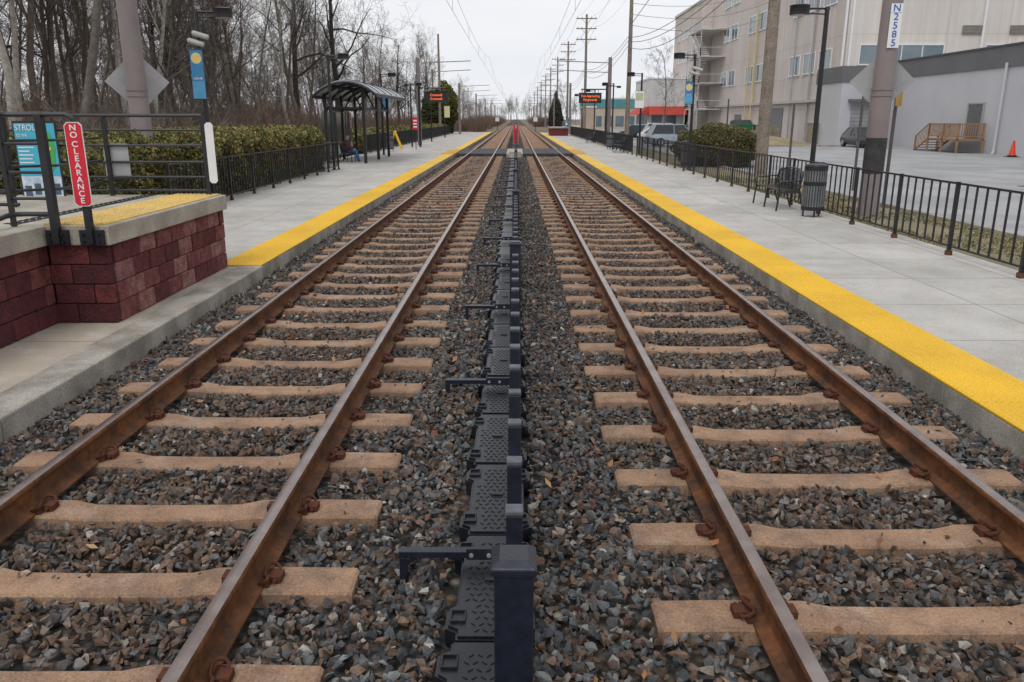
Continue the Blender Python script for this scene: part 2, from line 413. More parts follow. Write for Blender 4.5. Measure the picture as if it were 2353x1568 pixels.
def vsign(x,y,z0,z1,w,name,front,body=None,tsize=.06,off=.0012):
    E=empty(name); s=MB(); c=.03
    poly=[(x-w/2+c,z0),(x+w/2-c,z0),(x+w/2,z0+c),(x+w/2,z1-c),(x+w/2-c,z1),(x-w/2+c,z1),(x-w/2,z1-c),(x-w/2,z0+c)]
    s.prism(poly,y-.004,y+.004,'y'); s.obj('panel',whitep if body else front,E)
    if body:
        s=MB(); q=.007; poly2=[(x+(px-x)*(1-2*q/w),z0+q+(pz-z0)*(1-2*q/(z1-z0))) for px,pz in poly]
        s.prism(poly2,y-.0065,y-.0045,'y'); s.obj('face',front,E)
        slots=[0,1,2.3,3.3,4.3,5.3,6.3,7.3,8.3,9.3,10.3]; L=z1-z0-.04
        for sl_,ch in zip(slots,body): text('letter_'+ch,ch,tsize,(x,y-.009,z1-.02-(sl_+.5)*L/11.3),FR,whitep,E,sx=1.15,off=off)
    return E
vsign(-4.195,7.785,1.33,2.12,.17,'no_clearance_sign',redp,'NOCLEARANCE',.076)
vsign(-4.12,11.03,1.30,2.10,.11,'white_sign_back',whitep)
E=empty('sign_back'); s=MB(); s.box(-5.62,-5.28,11.11,11.125,1.36,1.82); s.obj('panel',greyp,E,bevel=.01)
E=empty('station_poster')
blue=M('poster_blue',(.05,.36,.52),(.06,.42,.58),2,.4); green=M('poster_green',(.06,.42,.10),None,2,.4); pale=M('poster_pale',(.62,.70,.76),(.30,.40,.50),9,.4); dkb=M('poster_dark',(.03,.05,.10),(.10,.12,.2),12,.4)
X=-6.44;Y=10.98
s=MB(); s.box(X-.29,X+.29,Y,Y+.02,1.06,2.12); s.obj('frame',black,E)
s=MB(); s.box(X-.27,X+.27,Y-.004,Y-.001,1.40,2.09); s.obj('sheet',blue,E)
s=MB(); s.box(X-.27,X+.27,Y-.004,Y-.001,1.09,1.398); s.obj('photo',pale,E)
s=MB()
for i in range(4): s.box(X-.24+.13*i,X-.15+.13*i,Y-.007,Y-.005,1.12+.03*(i%2),1.27+.03*(i%2))
s.obj('seats',dkb,E)
s=MB(); s.prism([(X+.03,1.5),(X+.13,1.42),(X+.22,1.52),(X+.25,1.8),(X+.2,1.96),(X+.08,1.98),(X+.05,1.9),(X+.01,1.75)],Y-.008,Y-.006,'y'); s.obj('map',green,E)
s=MB(); s.prism([(X+.06,1.76),(X+.13,1.69),(X+.20,1.76),(X+.13,1.83)],Y-.011,Y-.009,'y'); s.obj('diamond',yellowp,E)
text('title','STROLL',.11,(X-.255,Y-.012,2.03),FR,whitep,E,'LEFT',.85); 
for i,tx in enumerate(('TO THE','MOOTMTA')): text('line',tx,.055,(X-.255,Y-.01,1.93-.065*i),FR,whitep,E,'LEFT',.8)
s=MB()
for i in range(6): s.box(X-.25,X-.25+random.uniform(.14,.22),Y-.0075,Y-.006,1.77-.05*i,1.785-.05*i)
s.obj('small_print',whitep,E)

# ---------------------------------------------------------------- fences
def fence(name,pts_y,x,z0=.125,sp=7,h=1.1,pk=.024,far=False):
    E=empty(name); f=MB()
    for i in range(len(pts_y)-1):
        a,b2=pts_y[i],pts_y[i+1]
        f.box(x-.018,x+.018,a+.026,b2-.026,z0+h-.03,z0+h); f.box(x-.014,x+.014,a+.026,b2-.026,z0+.13,z0+.158)
        for k in range(1,sp):
            y=a+(b2-a)*k/sp; w=pk/2 if not far else .014
            f.box(x-w,x+w,y-w,y+w,z0+.158,z0+h-.03)
    for y in pts_y:
        f.box(x-.026,x+.026,y-.026,y+.026,z0,z0+h+.01)
        f.box(x-.04,x+.04,y-.04,y+.04,z0-.005,z0+.07,1)
    f.obj('fence_panels',[black,rust],E); return E
Yr=[10.38-1.83*2+1.83*k for k in range(0,22)]
fence('platform_fence',Yr,6.66)
fence('platform_fence',[46.9+1.83*k for k in range(0,30)],6.66,far=True,sp=9)
fence('platform_fence',[17.0+1.83*k for k in range(0,10)],-7.3,sp=9)
fence('platform_fence',[48+1.83*k for k in range(0,38)],-8.85,far=True,sp=9)
E=empty('platform_guard_rail'); r=MB()
for z in (1.2,.8,.45): r.tube([(-7.35,33.6,z),(-9.2,33.6,z)],.02,6)
for x in (-7.5,-8.4,-9.2): r.tube([(x,33.6,.12),(x,33.6,1.2)],.025,6)
r.obj('rails',black,E)

CF=empty('track_divider_fence'); pz=1.62; s0=.9; SP=2.65
posts=[s0+SP*k for k in range(0,17)]
far_posts=[58+SP*k for k in range(0,16)]
def cfence(f,posts):
    for i,y in enumerate(posts):
        f.box(-.027,.023,y-.026,y+.024,.05,pz-.012)
        vs=[(-.031,y-.03,pz-.012),(.027,y-.03,pz-.012),(.027,y+.028,pz-.012),(-.031,y+.028,pz-.012),(-.031,y-.03,pz-.002),(.027,y-.03,pz-.002),(.027,y+.028,pz-.002),(-.031,y+.028,pz-.002),(-.020,y-.019,pz+.006),(.016,y-.019,pz+.006),(.016,y+.017,pz+.006),(-.020,y+.017,pz+.006)]
        f.add(vs,[(0,3,2,1),(0,1,5,4),(1,2,6,5),(2,3,7,6),(3,0,4,7),(4,5,9,8),(5,6,10,9),(6,7,11,10),(7,4,8,11),(8,9,10,11)])
        if i<len(posts)-1:
            f.box(-.016,.012,y+.026,posts[i+1]-.028,1.40,1.428); f.box(-.016,.012,y+.026,posts[i+1]-.028,.22,.248)
            n=15
            for k in range(1,n):
                yy=y+SP*k/n; f.box(-.0145,.0105,yy-.0125,yy+.0125,.16,pz-.032); f.box(-.0155,.0115,yy-.0135,yy+.0135,pz-.0318,pz-.024,2)
        yA=y-.06
        f.box(-.57,-.03,yA-.025,yA+.025,.082,.115); f.box(-.57,-.535,yA-.0245,yA+.0245,-.05,.0815)
        f.box(-.24,-.03,yA-.030,yA-.0255,.075,.135)
        for bx in (-.215,-.13):
            f.tube([(bx,yA-.0425,.103),(bx,yA-.031,.103)],.012,6,1)
f=MB(); cfence(f,posts); f.obj('posts_and_pickets',[navy,steel,capm],CF,bevel=.002)
f=MB(); cfence(f,far_posts); f.obj('posts_and_pickets_far',[navy,steel,capm],CF)
bm_=MB()
def panel(yc,L,fine,cx=-.118):
    h=L/2; a=.145; b2=.195
    pl=[(-a,-h),(a,-h),(a,-h+.05),(b2,-h+.08),(b2,-h+.2),(a+.01,-h+.23),(a+.01,h-.23),(b2,h-.2),(b2,h-.08),(a,h-.05),(a,h),(-a,h),(-a,h-.05),(-b2,h-.08),(-b2,h-.2),(-a-.01,h-.23),(-a-.01,-h+.23),(-b2,-h+.2),(-b2,-h+.08),(-a,-h+.05)]
    bm_.prism([(cx+x,yc+y) for x,y in pl],-.06,.028)
    pl2=[(x*.93,y*.98) for x,y in pl]
    bm_.prism([(cx+x,yc+y) for x,y in pl2],.0285,.042)
    if fine:
        for ey in (-h+.14,h-.14):
            for sx in (-1,1):
                x0=cx+sx*.14
                bm_.box(x0-.034,x0+.034,yc+ey-.042,yc+ey-.034,.0425,.056);bm_.box(x0-.034,x0+.034,yc+ey+.034,yc+ey+.042,.0425,.056)
                bm_.box(x0-.034,x0-.027,yc+ey-.0335,yc+ey+.0335,.0425,.056);bm_.box(x0+.027,x0+.034,yc+ey-.0335,yc+ey+.0335,.0425,.056)
        ny=int(L/.045)
        for j in range(1,ny-1):
            for i in range(-3,4):
                if abs(i)>2 and (j<6 or j>ny-7): continue
                x=cx+i*.036+(.018 if j%2 else 0); y=yc-h+j*.045
                if abs(x-cx)>.12: continue
                R=Matrix.Translation((x,y,.0425))@Matrix.Rotation(.7 if (i+j)%2 else -.7,4,'Z')
                bm_.box(-.013,.013,-.003,.003,0,.004,mat=R)
        bm_.box(cx-.035,cx+.035,yc-.012,yc+.012,.0425,.054)
y=1.55
while y<46:
    L=.86; panel(y+random.uniform(-.01,.01),L,y<13,-.118+random.uniform(-.012,.012)); y+=L+.03
y=58.6
while y<98: panel(y,.86,False); y+=.885
bm_.obj('base_mats',blackpl,CF,bevel=.003)
vsign(-.02,57.6,.42,1.70,.36,'no_clearance_sign',redp,'NOCLEARANCE',.12)

CX=empty('pedestrian_crossing'); s=MB(); rubber=M('rubber_panel',(.035,.035,.04),(.06,.06,.062),1.5,.8,fine=20)
for c in (CL,CR):
    for j in range(4):
        ya=48+j*2.0
        s.box(c-.70,c-.005,ya,ya+1.98,-.07,.155);s.box(c+.005,c+.70,ya,ya+1.98,-.07,.155)
        s.box(c-1.45,c-.80,ya,ya+1.98,-.07,.155);s.box(c+.80,c+1.45,ya,ya+1.98,-.07,.155)
s.obj('rubber_panels',rubber,CX,bevel=.01)
s=MB(); s.box(CL+1.46,CR-1.46,48,56,-.07,.15); s.box(-.4,.3,47.2,47.95,-.05,.28); s.obj('concrete_infill',conc_slab,CX)
s=MB(); s.box(-4.4,-3.62,47.9,54.2,.1255,.145); s.box(3.38,4.2,47.9,54.2,.1255,.145); s.obj('tactile_squares',M('orange_tactile',(.62,.33,.04),None,3),CX)

# ---------------------------------------------------------------- right side ground
g=MB(); g.box(6.955,8.9,-5,47,-.15,.085); g.box(8.0,8.9,47.01,160,-.15,.085); g.box(6.955,7.99,47.01,160,-.15,.08); g.obj('grass_verge',grass)
g=MB(); g.box(9.05,90,-20,260,-.15,.045); g.obj('parking_lot',asph)
g=MB()
for k in range(60): g.box(8.902,9.048,-5+3*k+.01,-5+3*k+2.99,-.15,.16)
g.obj('lot_kerb',conc_edge)
g=MB()
g.box(28.6,28.84,22,45.6,.0,.17); g.box(16.5,25.0,63.2,63.4,.0,.17); g.obj('building_kerb',conc_edge)
s=MB(); 
for i in range(8): s.box(10.0,14.5,48+2.8*i,48.1+2.8*i,.046,.050)
s.obj('parking_lines',whitep)
s=MB(); s.tube([(16.5,26,.0455),(16.5,26,.05)],.38,20); s.tube([(24,38,.0455),(24,38,.05)],.38,20); s.obj('manhole_cover',M('manhole_iron',(.10,.095,.09),None,6,.7))
s=MB(); n=14
vs=[];fs=[]
for i in range(n+1):
    for j in range(n+1):
        u=i/n;v=j/n; x=17.5+7.5*u; y=64+20*v; z=.03+.75*math.sin(math.pi*u)*math.sin(math.pi*v)
        vs.append((x,y,z))
for i in range(n):
    for j in range(n):
        a=i*(n+1)+j; fs.append((a,a+n+1,a+n+2,a+1))
s.add(vs,fs); s.obj('grass_mound',mound,smooth=True)

# ---------------------------------------------------------------- street furniture
lensm=M('lamp_lens',(.5,.5,.48),None,3,.3); camg=M('camera_grey',(.45,.46,.43),None,4,.5)
def lamp(x,y,sd,top=4.55,cam=False):
    E=empty('street_lamp'); s=MB()
    s.tube([(x,y,.08),(x,y,top-.04)],[.062,.05],10); s.tube([(x,y,.08),(x,y,.14)],.13,10)
    hx=x+sd*.62
    s.tube([(x,y,top-.02),(hx-sd*.2,y,top-.02)],.022,8); s.tube([(x,y,top-.14),(hx-sd*.2,y,top-.12)],.016,8)
    s.tube([(hx,y,top-.15),(hx,y,top+.03),(hx,y,top+.045),(hx,y,top+.075)],[.215,.215,.225,.12],20)
    s.tube([(x,y,top-.05),(x,y,top+.02)],[.062,.05],8)
    s.obj('pole_and_head',black,E,smooth=True)
    s=MB(); s.tube([(hx,y,top-.165),(hx,y,top-.151)],.18,16); s.obj('lens',lensm,E)
    if cam:
        s=MB()
        for k,(dx,dz) in enumerate(((.12,-.50),(.0,-.66))):
            s.tube([(x+dx-.22,y-.1,top+dz),(x+dx-.2,y-.1,top+dz+.01),(x+dx+.14,y-.16,top+dz-.09),(x+dx+.16,y-.16,top+dz-.1)],[.04,.062,.062,.045],10)
        s.obj('camera_housing',camg,E)
    return E
for y in (19.3,33,46.6,60,74,88): lamp(7.0,y,-1,cam=(y==33))
for y in (19.8,33.2,47,60,74,88): lamp(-7.42 if y<40 else -7.6,y,1,cam=(y<20))
bl=M('banner_blue',(.05,.24,.46),(.04,.20,.40),3,.6); by=M('banner_yellow',(.85,.64,.25),None,3,.6); blt=M('banner_light_blue',(.10,.36,.60),None,3,.6); pgp=M('pale_green_print',(.5,.55,.33),None,4)
def banner(x,y,z0,z1,w,txt,white=False):
    E=empty('platform_banner'); s=MB(); s.box(x-w/2,x+w/2,y-.006,y+.006,z0,z1); s.obj('cloth',whitep if white else bl,E)
    s=MB(); s.tube([(x-w/2,y,z1+.015),(x+w/2+.1,y,z1+.015)],.012,6); s.tube([(x-w/2,y,z0-.015),(x+w/2+.1,y,z0-.015)],.012,6); s.obj('brackets',black,E)
    if white:
        s=MB(); s.box(x-w*.4,x+w*.4,y-.0085,y-.0065,z1-.5,z1-.1); s.obj('print',pgp,E); return
    s=MB(); s.tube([(x,y-.0085,z1-w*.62),(x,y-.0065,z1-w*.62)],w*.42,28); s.obj('disc',by,E)
    s=MB(); s.box(x-w/2,x+w/2,y-.0085,y-.0065,z0,z0+.36*(z1-z0)); s.obj('lower_band',blt,E)
    text('station_name',txt,.082,(x,y-.01,z0+.42*(z1-z0)),FR,whitep,E,sx=.60,off=.0005)
banner(-7.45,19.6,2.60,3.68,.29,'Lutherville')
banner(-7.35,47-.2,2.6,3.6,.34,'Lutherville'); banner(6.85,46.2,2.7,3.6,.5,'',True); banner(6.75,32.6,2.7,3.5,.3,'Lutherville')
def bench(x,y,sd):
    E=empty('platform_bench'); s=MB(); L=1.8; z=.125
    for k in range(8):
        xx=x-sd*(.22-.06*k); s.box(xx-.02,xx+.02,y-L/2,y+L/2,z+.43+.002*k,z+.45+.002*k)
    n=24
    for k in range(n+1):
        yy=y-L/2+.06+(L-.12)*k/n
        s.tube([(x-sd*.24,yy,z+.44),(x-sd*.27,yy,z+.6),(x-sd*.31,yy,z+.80),(x-sd*.36,yy,z+.88)],.010,5)
    s.tube([(x-sd*.24,y-L/2+.04,z+.5),(x-sd*.30,y-L/2+.06,z+.80),(x-sd*.36,y-L/4,z+.90),(x-sd*.37,y,z+.915),(x-sd*.36,y+L/4,z+.90),(x-sd*.30,y+L/2-.06,z+.80),(x-sd*.24,y+L/2-.04,z+.5)],.018,6)
    for yy in (y-L/2,y,y+L/2):
        s.tube([(x+sd*.26,yy,z),(x+sd*.24,yy,z+.2),(x+sd*.22,yy,z+.44)],.02,6); s.tube([(x-sd*.36,yy,z),(x-sd*.28,yy,z+.22),(x-sd*.24,yy,z+.44)],.02,6)
        s.tube([(x+sd*.22,yy,z+.42),(x-sd*.24,yy,z+.42)],.018,6)
        if yy!=y: s.tube([(x+sd*.22,yy,z+.44),(x+sd*.25,yy,z+.60),(x+sd*.20,yy,z+.66),(x-sd*.05,yy,z+.66),(x-sd*.28,yy,z+.68)],.018,6)
    s.obj('slats_arms_legs',black,E,smooth=True)
bench(6.15,19.1,-1); bench(6.3,50.5,-1); bench(6.3,70,-1)
slatm=M('bin_slat',(.15,.155,.165),(.22,.225,.235),5,.4,.5); linm=M('bin_liner',(.05,.055,.06),None,5,.6)
def bin_(x,y):
    E=empty('litter_bin'); s=MB(); z=.125; r_=.225
    n=26
    for k in range(n):
        a=2*math.pi*k/n; cx,cy=x+r_*math.cos(a),y+r_*math.sin(a)
        R=Matrix.Translation((cx,cy,0))@Matrix.Rotation(a,4,'Z'); s.box(-.006,.006,-.018,.018,z+.14,z+1.0,mat=R)
    s.obj('slats',slatm,E)
    s=MB(); s.tube([(x,y,z+.15),(x,y,z+.97)],.205,20); s.obj('liner',linm,E)
    s=MB()
    for q in (z+.14,z+.66,z+.97): s.tube([(x,y,q),(x,y,q+.08)],r_+.012,24)
    s.tube([(x,y,z+1.055),(x,y,z+1.085),(x,y,z+1.105)],[r_+.015,r_+.005,.16],24)
    for k in range(3):
        a=2.1*k+.4; s.tube([(x+.19*math.cos(a),y+.19*math.sin(a),z),(x+.19*math.cos(a),y+.19*math.sin(a),z+.15)],.018,6)
    s.obj('bands_and_lid',black,E,smooth=True)
bin_(6.34,17.2); bin_(7.3,35); bin_(6.35,55.5); bin_(-8.0,52)

SH=empty('platform_shelter'); s=MB()
def arc(x):
    u=(x+7.5)/1.45
    return 3.74-.62*u*u
xs=[-8.95+.2*i for i in range(15)]
rib=M('shelter_roof_sheet',(.40,.42,.44),(.34,.36,.38),2,.4,.2)
poly=[(x,arc(x)+.04) for x in xs]+[(x,arc(x)) for x in xs[::-1]]
s.prism(poly,36.6,46.0,'y'); s.obj('roof_sheet',rib,SH)
s=MB()
for y in (36.5,38.4,40.3,42.2,44.1,46.0):
    for i in range(len(xs)-1):
        x0,x1=xs[i],xs[i+1]; s.tube([(x0,y,arc(x0)-.06),(x1,y,arc(x1)-.06)],.06,6)
    if y<46:
        for i in range(len(xs)-1):
            x0,x1=xs[i],xs[i+1]; s.tube([(x0,y+.95,arc(x0)+.05),(x1,y+.95,arc(x1)+.05)],.025,4)
for x in (-8.95,-8.2,-7.5,-6.8,-6.15): s.box(x-.035,x+.035,36.5,46.0,arc(x)-.13,arc(x)-.005)
for y in (38.0,41.6,45.0):
    for x in (-7.0,-8.75):
        s.box(x-.065,x+.065,y-.065,y+.065,.12,arc(x)-.05)
    s.tube([(-7.0,y,2.4),(-7.6,y,3.6)],.04,6); s.tube([(-8.75,y,2.4),(-8.0,y,3.5)],.04,6)
    s.box(-8.75,-7.0,y-.03,y+.03,2.55,2.65)
for x in (-7.0,-8.75): s.box(x-.03,x+.03,38,45.0,2.5,2.6)
for y in (39.8,43.3): s.box(-8.98,-8.92,y-.03,y+.03,.2,2.5)
s.box(-8.98,-8.92,38,45.0,.3,.36)
s.obj('steel_frame',black,SH)
g_=M('shelter_glass',(.35,.42,.42),(.3,.36,.36),1,.1); g_.node_tree.nodes['Principled BSDF'].inputs['Transmission Weight'].default_value=.85
s=MB(); s.box(-8.956,-8.944,38.1,44.9,.36,2.45); s.obj('windscreen',g_,SH)
bench(-8.05,39.6,1)
E=empty('folding_warning_sign'); s=MB()
for dy in (-.28,.28):
    s.tube([(-8.55,55+dy,.125),(-8.1,55+dy*.6,1.3)],.05,6); s.tube([(-7.65,55+dy,.125),(-8.1,55+dy*.6,1.3)],.05,6)
s.tube([(-8.1,54.8,1.3),(-8.1,55.2,1.3)],.07,6)
s.box(-8.42,-8.36,54.75,55.25,.45,.60); s.box(-7.84,-7.78,54.75,55.25,.45,.60)
s.obj('a_frame',yellowp,E)
E=empty('platform_notice_sign'); s=MB(); s.box(-6.95,-6.60,55.4,55.42,1.4,2.2); s.obj('panel',redp,E)
s=MB(); 
for k in range(3): s.box(-6.9,-6.65,55.39,55.396,1.55+.2*k,1.64+.2*k)
s.obj('lettering_bars',whitep,E); s=MB(); s.tube([(-6.77,55.46,.12),(-6.77,55.46,2.2)],.03,6); s.obj('post',black,E)

ledm,t,b=nt('led_amber'); b.inputs['Base Color'].default_value=(.8,.15,.02,1); b.inputs['Emission Color'].default_value=(1,.15,.02,1); b.inputs['Emission Strength'].default_value=1.2
def led(x,y,sd,l1,l2):
    E=empty('train_information_display'); s=MB()
    s.box(x-.85,x+.85,y-.1,y+.1,3.25,3.95); s.box(x-.9,x+.9,y-.14,y-.101,3.95,4.0); px=x+sd*1.25
    s.tube([(px,y,.1),(px,y,4.5)],.08,8); s.tube([(px,y,4.25),(x-sd*.7,y,4.25)],.05,6)
    for q in (-.6,.6): s.tube([(x+q,y,3.95),(x+q,y,4.25)],.025,6)
    s.tube([(px,y,4.5),(px+sd*1.0,y,4.45)],.03,6); s.tube([(px+sd*.9,y,4.35),(px+sd*.9,y,4.5)],.16,12)
    s.obj('housing_and_post',black,E)
    for k,l in enumerate((l1,l2)): text('led_line',l,.24,(x,y-.108,3.76-.27*k),FR,ledm,E,sx=.9 if len(l)<12 else .78,off=0)
led(-5.75,60,-1,'Cromwell','Cromwell'); led(5.6,63,1,'Train Approaching','Fairgrounds')
vsign(-5.0,60,2.2,3.0,.4,'small_platform_sign',M('pale_sign',(.6,.6,.35),None,3))

def cpole(x,y,r_=.22,top=7.0,lo=.05):
    E=empty('catenary_pole'); s=MB(); s.tube([(x,y,lo),(x,y,top)],[r_,r_*.86],24); s.tube([(x,y,lo),(x,y,lo+.05)],r_*1.9,12); 
    for zb in (2.6,2.72,4.6): s.tube([(x,y,zb),(x,y,zb+.03)],r_*1.02,24)
    for k in range(4):
        a=.8+k*math.pi/2; s.tube([(x+r_*1.5*math.cos(a),y+r_*1.5*math.sin(a),lo),(x+r_*1.5*math.cos(a),y+r_*1.5*math.sin(a),lo+.3)],.03,6,0)
    s.obj('shaft',polem,E,smooth=True); return E
PN=cpole(7.75,17.7); PW=cpole(-8.15,17.9)
s=MB(); s.tube([(7.75,17.7,1.0),(7.75,17.7,1.75)],.212*1.035,24); s.obj('black_band',M('black_patch',(.02,.02,.022),(.05,.045,.045),5,.7),PN)
for (X,Y,sd,P_) in ((7.75,17.7,1,PN),(-8.15,17.9,-1,PW)):
    s=MB(); R=Matrix.Translation((X+sd*.12,Y+.34,2.92))@Matrix.Rotation(math.radians(-28*sd),4,'Z')@Matrix.Rotation(math.pi/4,4,'Y')
    a=.40 if sd>0 else .46
    s.box(-.46,.46,-.006,.006,-.46,.46,mat=R); s.obj('diamond_sign_back',greyp,P_)
    s=MB(); s.tube([(X,Y+.12,3.1),(X+sd*.12,Y+.34,3.1)],.03,6); s.tube([(X,Y+.12,2.7),(X+sd*.12,Y+.34,2.7)],.03,6); s.obj('sign_brackets',greyp,P_)
y=64
while y<600:
    for x in (7.15,-7.5):
        E=empty('catenary_pole'); s=MB(); s.tube([(x,y,0),(x,y,6.6)],[.17,.14],10); s.tube([(x,y,6.2),(x-.9*x/abs(x)*4.5,y,6.35)],.035,6); s.tube([(x,y,5.5),(x-.9*x/abs(x)*4.5,y,5.7)],.03,6); s.obj('shaft',polem,E,smooth=True)
    y+=46
E=empty('pole_number_sign'); s=MB(); X=7.75;Y=17.7; yy=Y-.235
s.box(X-.12,X+.12,yy-.006,yy,3.55,4.40); s.obj('plate',whitep,E)
bt=M('blue_lettering',(.02,.13,.45),None,2,.5)
for i,ch in enumerate('N2585'): text('char_'+ch,ch,.19,(X,yy-.010,4.31-.167*i),FR,bt,E,sx=1.1,off=.0018)
s=MB(); s.box(X-.11,X+.11,yy-.0085,yy-.0065,4.222,4.229); s.obj('rule',bt,E)

pstm=M('post_brown_grey',(.10,.085,.08),None,4,.7)
def post(x,y,h,sign=None,m_=None,name='sign_post'):
    E=empty(name); s=MB(); s.box(x-.03,x+.03,y-.03,y+.03,.04,h); s.obj('post',pstm,E)
    if sign:
        s=MB(); R=Matrix.Translation((x+.03,y-.06,0))@Matrix.Rotation(math.radians(40),4,'Z'); s.box(-.15,.15,-.006,.006,sign[0],sign[1],mat=R); s.obj('plate',m_,E)
post(8.85,19.4,2.8,(2.42,2.80),M('ochre_sign',(.42,.24,.06),None,3),'parking_sign'); post(10.2,24.5,3.0); post(9.2,27.5,2.6); post(9.7,38,3.0)

def upole(x,y,top,arms,r_=.17):
    E=empty('utility_pole'); s=MB(); s.tube([(x,y,0),(x+.02,y,top*.5),(x,y,top)],[r_,r_*.85,r_*.65],12)
    for z in arms:
        s.box(x-1.3,x+1.3,y-.05,y+.05,z-.06,z+.06)
        for q in (-1.15,-.6,.6,1.15): s.tube([(x+q,y,z+.06),(x+q,y,z+.22)],.035,5)
        s.tube([(x-.6,y-.06,z-.05),(x,y-.1,z-.7)],.02,4); s.tube([(x+.6,y-.06,z-.05),(x,y-.1,z-.7)],.02,4)
    s.obj('shaft_and_arms',wood,E,smooth=True)
UX=9.0; UY=[30,67,109,146,182,218,254,300,350,410]
for i,y in enumerate(UY):
    if i==0: upole(UX,y,15,[],.235)
    elif i==1: upole(UX,y,13.2,[],.20)
    else: upole(UX,y,14.9,[14.4,13.2,11.9],.2)
E=empty('utility_pole_bracket'); s=MB(); s.tube([(UX,67,11.4),(UX+3.2,67,11.6)],.05,5); s.tube([(UX,67,9.2),(UX+1.6,67,11.4)],.035,5); s.obj('arm',greyp,E)
upole(-9.2,100,11.7,[],.17); upole(-14,140,10,[],.17)
W=MB()
def wire(p,q,sag,r_=.012,n=10):
    p=Vector(p);q=Vector(q); W.tube([tuple(p.lerp(q,i/n)-Vector((0,0,4*sag*(i/n)*(1-i/n)))) for i in range(n+1)],r_,4,0,False)
ys=[-10]+UY
for i in range(len(ys)-1):
    a,b2=ys[i],ys[i+1]; rr_=.010 if b2<120 else .015
    for (dx,z,sg) in ((-1.15,14.6,.9),(.6,14.6,.9),(1.15,13.4,.9),(-1.15,12.1,.8)): wire((UX+dx,a,z),(UX+dx,b2,z),sg,rr_)
    for (z,sg) in ((8.3,.9),(8.0,1.0),(7.6,1.2)): wire((UX-.2,a,z),(UX-.2,b2,z),sg,.02)
for k in range(3): wire((UX,67,9.2+.8*k),(28,92,13+1.5*k),1.0,.016)
for c in (CL,CR):
    ys2=[-30,18,64,110,156,202,248,294,340,386,432,524]
    for i in range(len(ys2)-1):
        wire((c,ys2[i],5.45),(c,ys2[i+1],5.45),.02,.006 if i<3 else .012); wire((c,ys2[i],6.6),(c,ys2[i+1],6.6),.7,.006 if i<3 else .012)
        if i<8:
            for q in (.2,.4,.6,.8):
                yv=ys2[i]+46*q; wire((c,yv,5.45),(c,yv,6.6-2.8*q*(1-q)),0,.005,1)
W.obj('overhead_wires',M('wire_dark',(.10,.10,.105),None,3,.6))

# ---------------------------------------------------------------- buildings
def panelmat(name,axis,c1,c2,bw,bh):
    m,t,b=nt(name); tc=N(t,'ShaderNodeTexCoord'); sx=N(t,'ShaderNodeSeparateXYZ'); cb=N(t,'ShaderNodeCombineXYZ'); t.links.new(tc.outputs['Object'],sx.inputs[0])
    t.links.new(sx.outputs[0 if axis=='x' else 1],cb.inputs[0]); t.links.new(sx.outputs[2],cb.inputs[1])
    br=N(t,'ShaderNodeTexBrick'); br.offset=0; br.inputs['Scale'].default_value=1; br.inputs['Brick Width'].default_value=bw; br.inputs['Row Height'].default_value=bh
    br.inputs['Mortar Size'].default_value=.03; br.inputs['Color1'].default_value=(1,1,1,1); br.inputs['Color2'].default_value=(.94,.94,.94,1); br.inputs['Mortar'].default_value=(.78,.76,.74,1)
    t.links.new(cb.outputs[0],br.inputs['Vector'])
    f=ramp(t,noise(t,.25,7,.65),.35,.65); col=mixc(t,f,c1,c2); col=mixc(t,1,col,br.outputs['Color'],'MULTIPLY')
    mp=N(t,'ShaderNodeMapping'); mp.inputs['Scale'].default_value=(1.4,1.4,.06); t.links.new(tc.outputs['Object'],mp.inputs[0])
    st_=ramp(t,noise(t,1.5,5,.6,mp.outputs[0]),.35,.65,(.90,.89,.88),(1.03,1.03,1.03)); col=mixc(t,1,col,st_,'MULTIPLY')
    t.links.new(col,b.inputs['Base Color']); b.inputs['Roughness'].default_value=.9
    return m
beige_s=panelmat('beige_panels_side','y',(.64,.57,.53),(.57,.505,.47),3.7,3.0)
beige_f=panelmat('beige_panels_front','x',(.72,.675,.63),(.66,.615,.57),5.2,3.0)
BG=empty('office_building'); s=MB()
s.box(28,95,72.0,150,0,19.0,0); s.obj('walls_side',beige_s,BG)
s=MB(); s.box(28.0,95,71.9,71.99,0,19.0); s.obj('walls_front',beige_f,BG)
s=MB(); s.box(27.85,95.1,71.75,150.1,19.0,19.35); s.obj('parapet',M('parapet_cap',(.60,.57,.53),None,2),BG)
fr=MB(); gl=MB()
def winX(y0,y1,z0,z1,x=28):
    gl.box(x-.04,x-.005,y0,y1,z0,z1); w=.10
    fr.box(x-.09,x-.006,y0-w,y1+w,z1,z1+w); fr.box(x-.12,x-.006,y0-w,y1+w,z0-w,z0)
    fr.box(x-.09,x-.006,y0-w,y0,z0,z1); fr.box(x-.09,x-.006,y1,y1+w,z0,z1); ym=(y0+y1)/2; fr.box(x-.07,x-.041,ym-.04,ym+.04,z0,z1)
def winY(x0,x1,z0,z1,y=71.9):
    gl.box(x0,x1,y-.04,y-.005,z0,z1); w=.10
    fr.box(x0-w,x1+w,y-.09,y-.006,z1,z1+w); fr.box(x0-w,x1+w,y-.12,y-.006,z0-w,z0); fr.box(x0-w,x0,y-.09,y-.006,z0,z1); fr.box(x1,x1+w,y-.09,y-.006,z0,z1)
    n=max(2,int((x1-x0)/1.6))
    for k in range(1,n): q=x0+(x1-x0)*k/n; fr.box(q-.04,q+.04,y-.07,y-.041,z0,z1)
y=75; k=0
while y<112:
    if k%4!=3:
        for z in (6.3,11.9,16.2): winX(y,y+2.9,z,z+1.75)
    y+=4.05; k+=1
y=128
while y<148:
    for z in (4.2,7.6,11.2,14.8): winX(y,y+1.6,z,z+1.4)
    y+=3.4
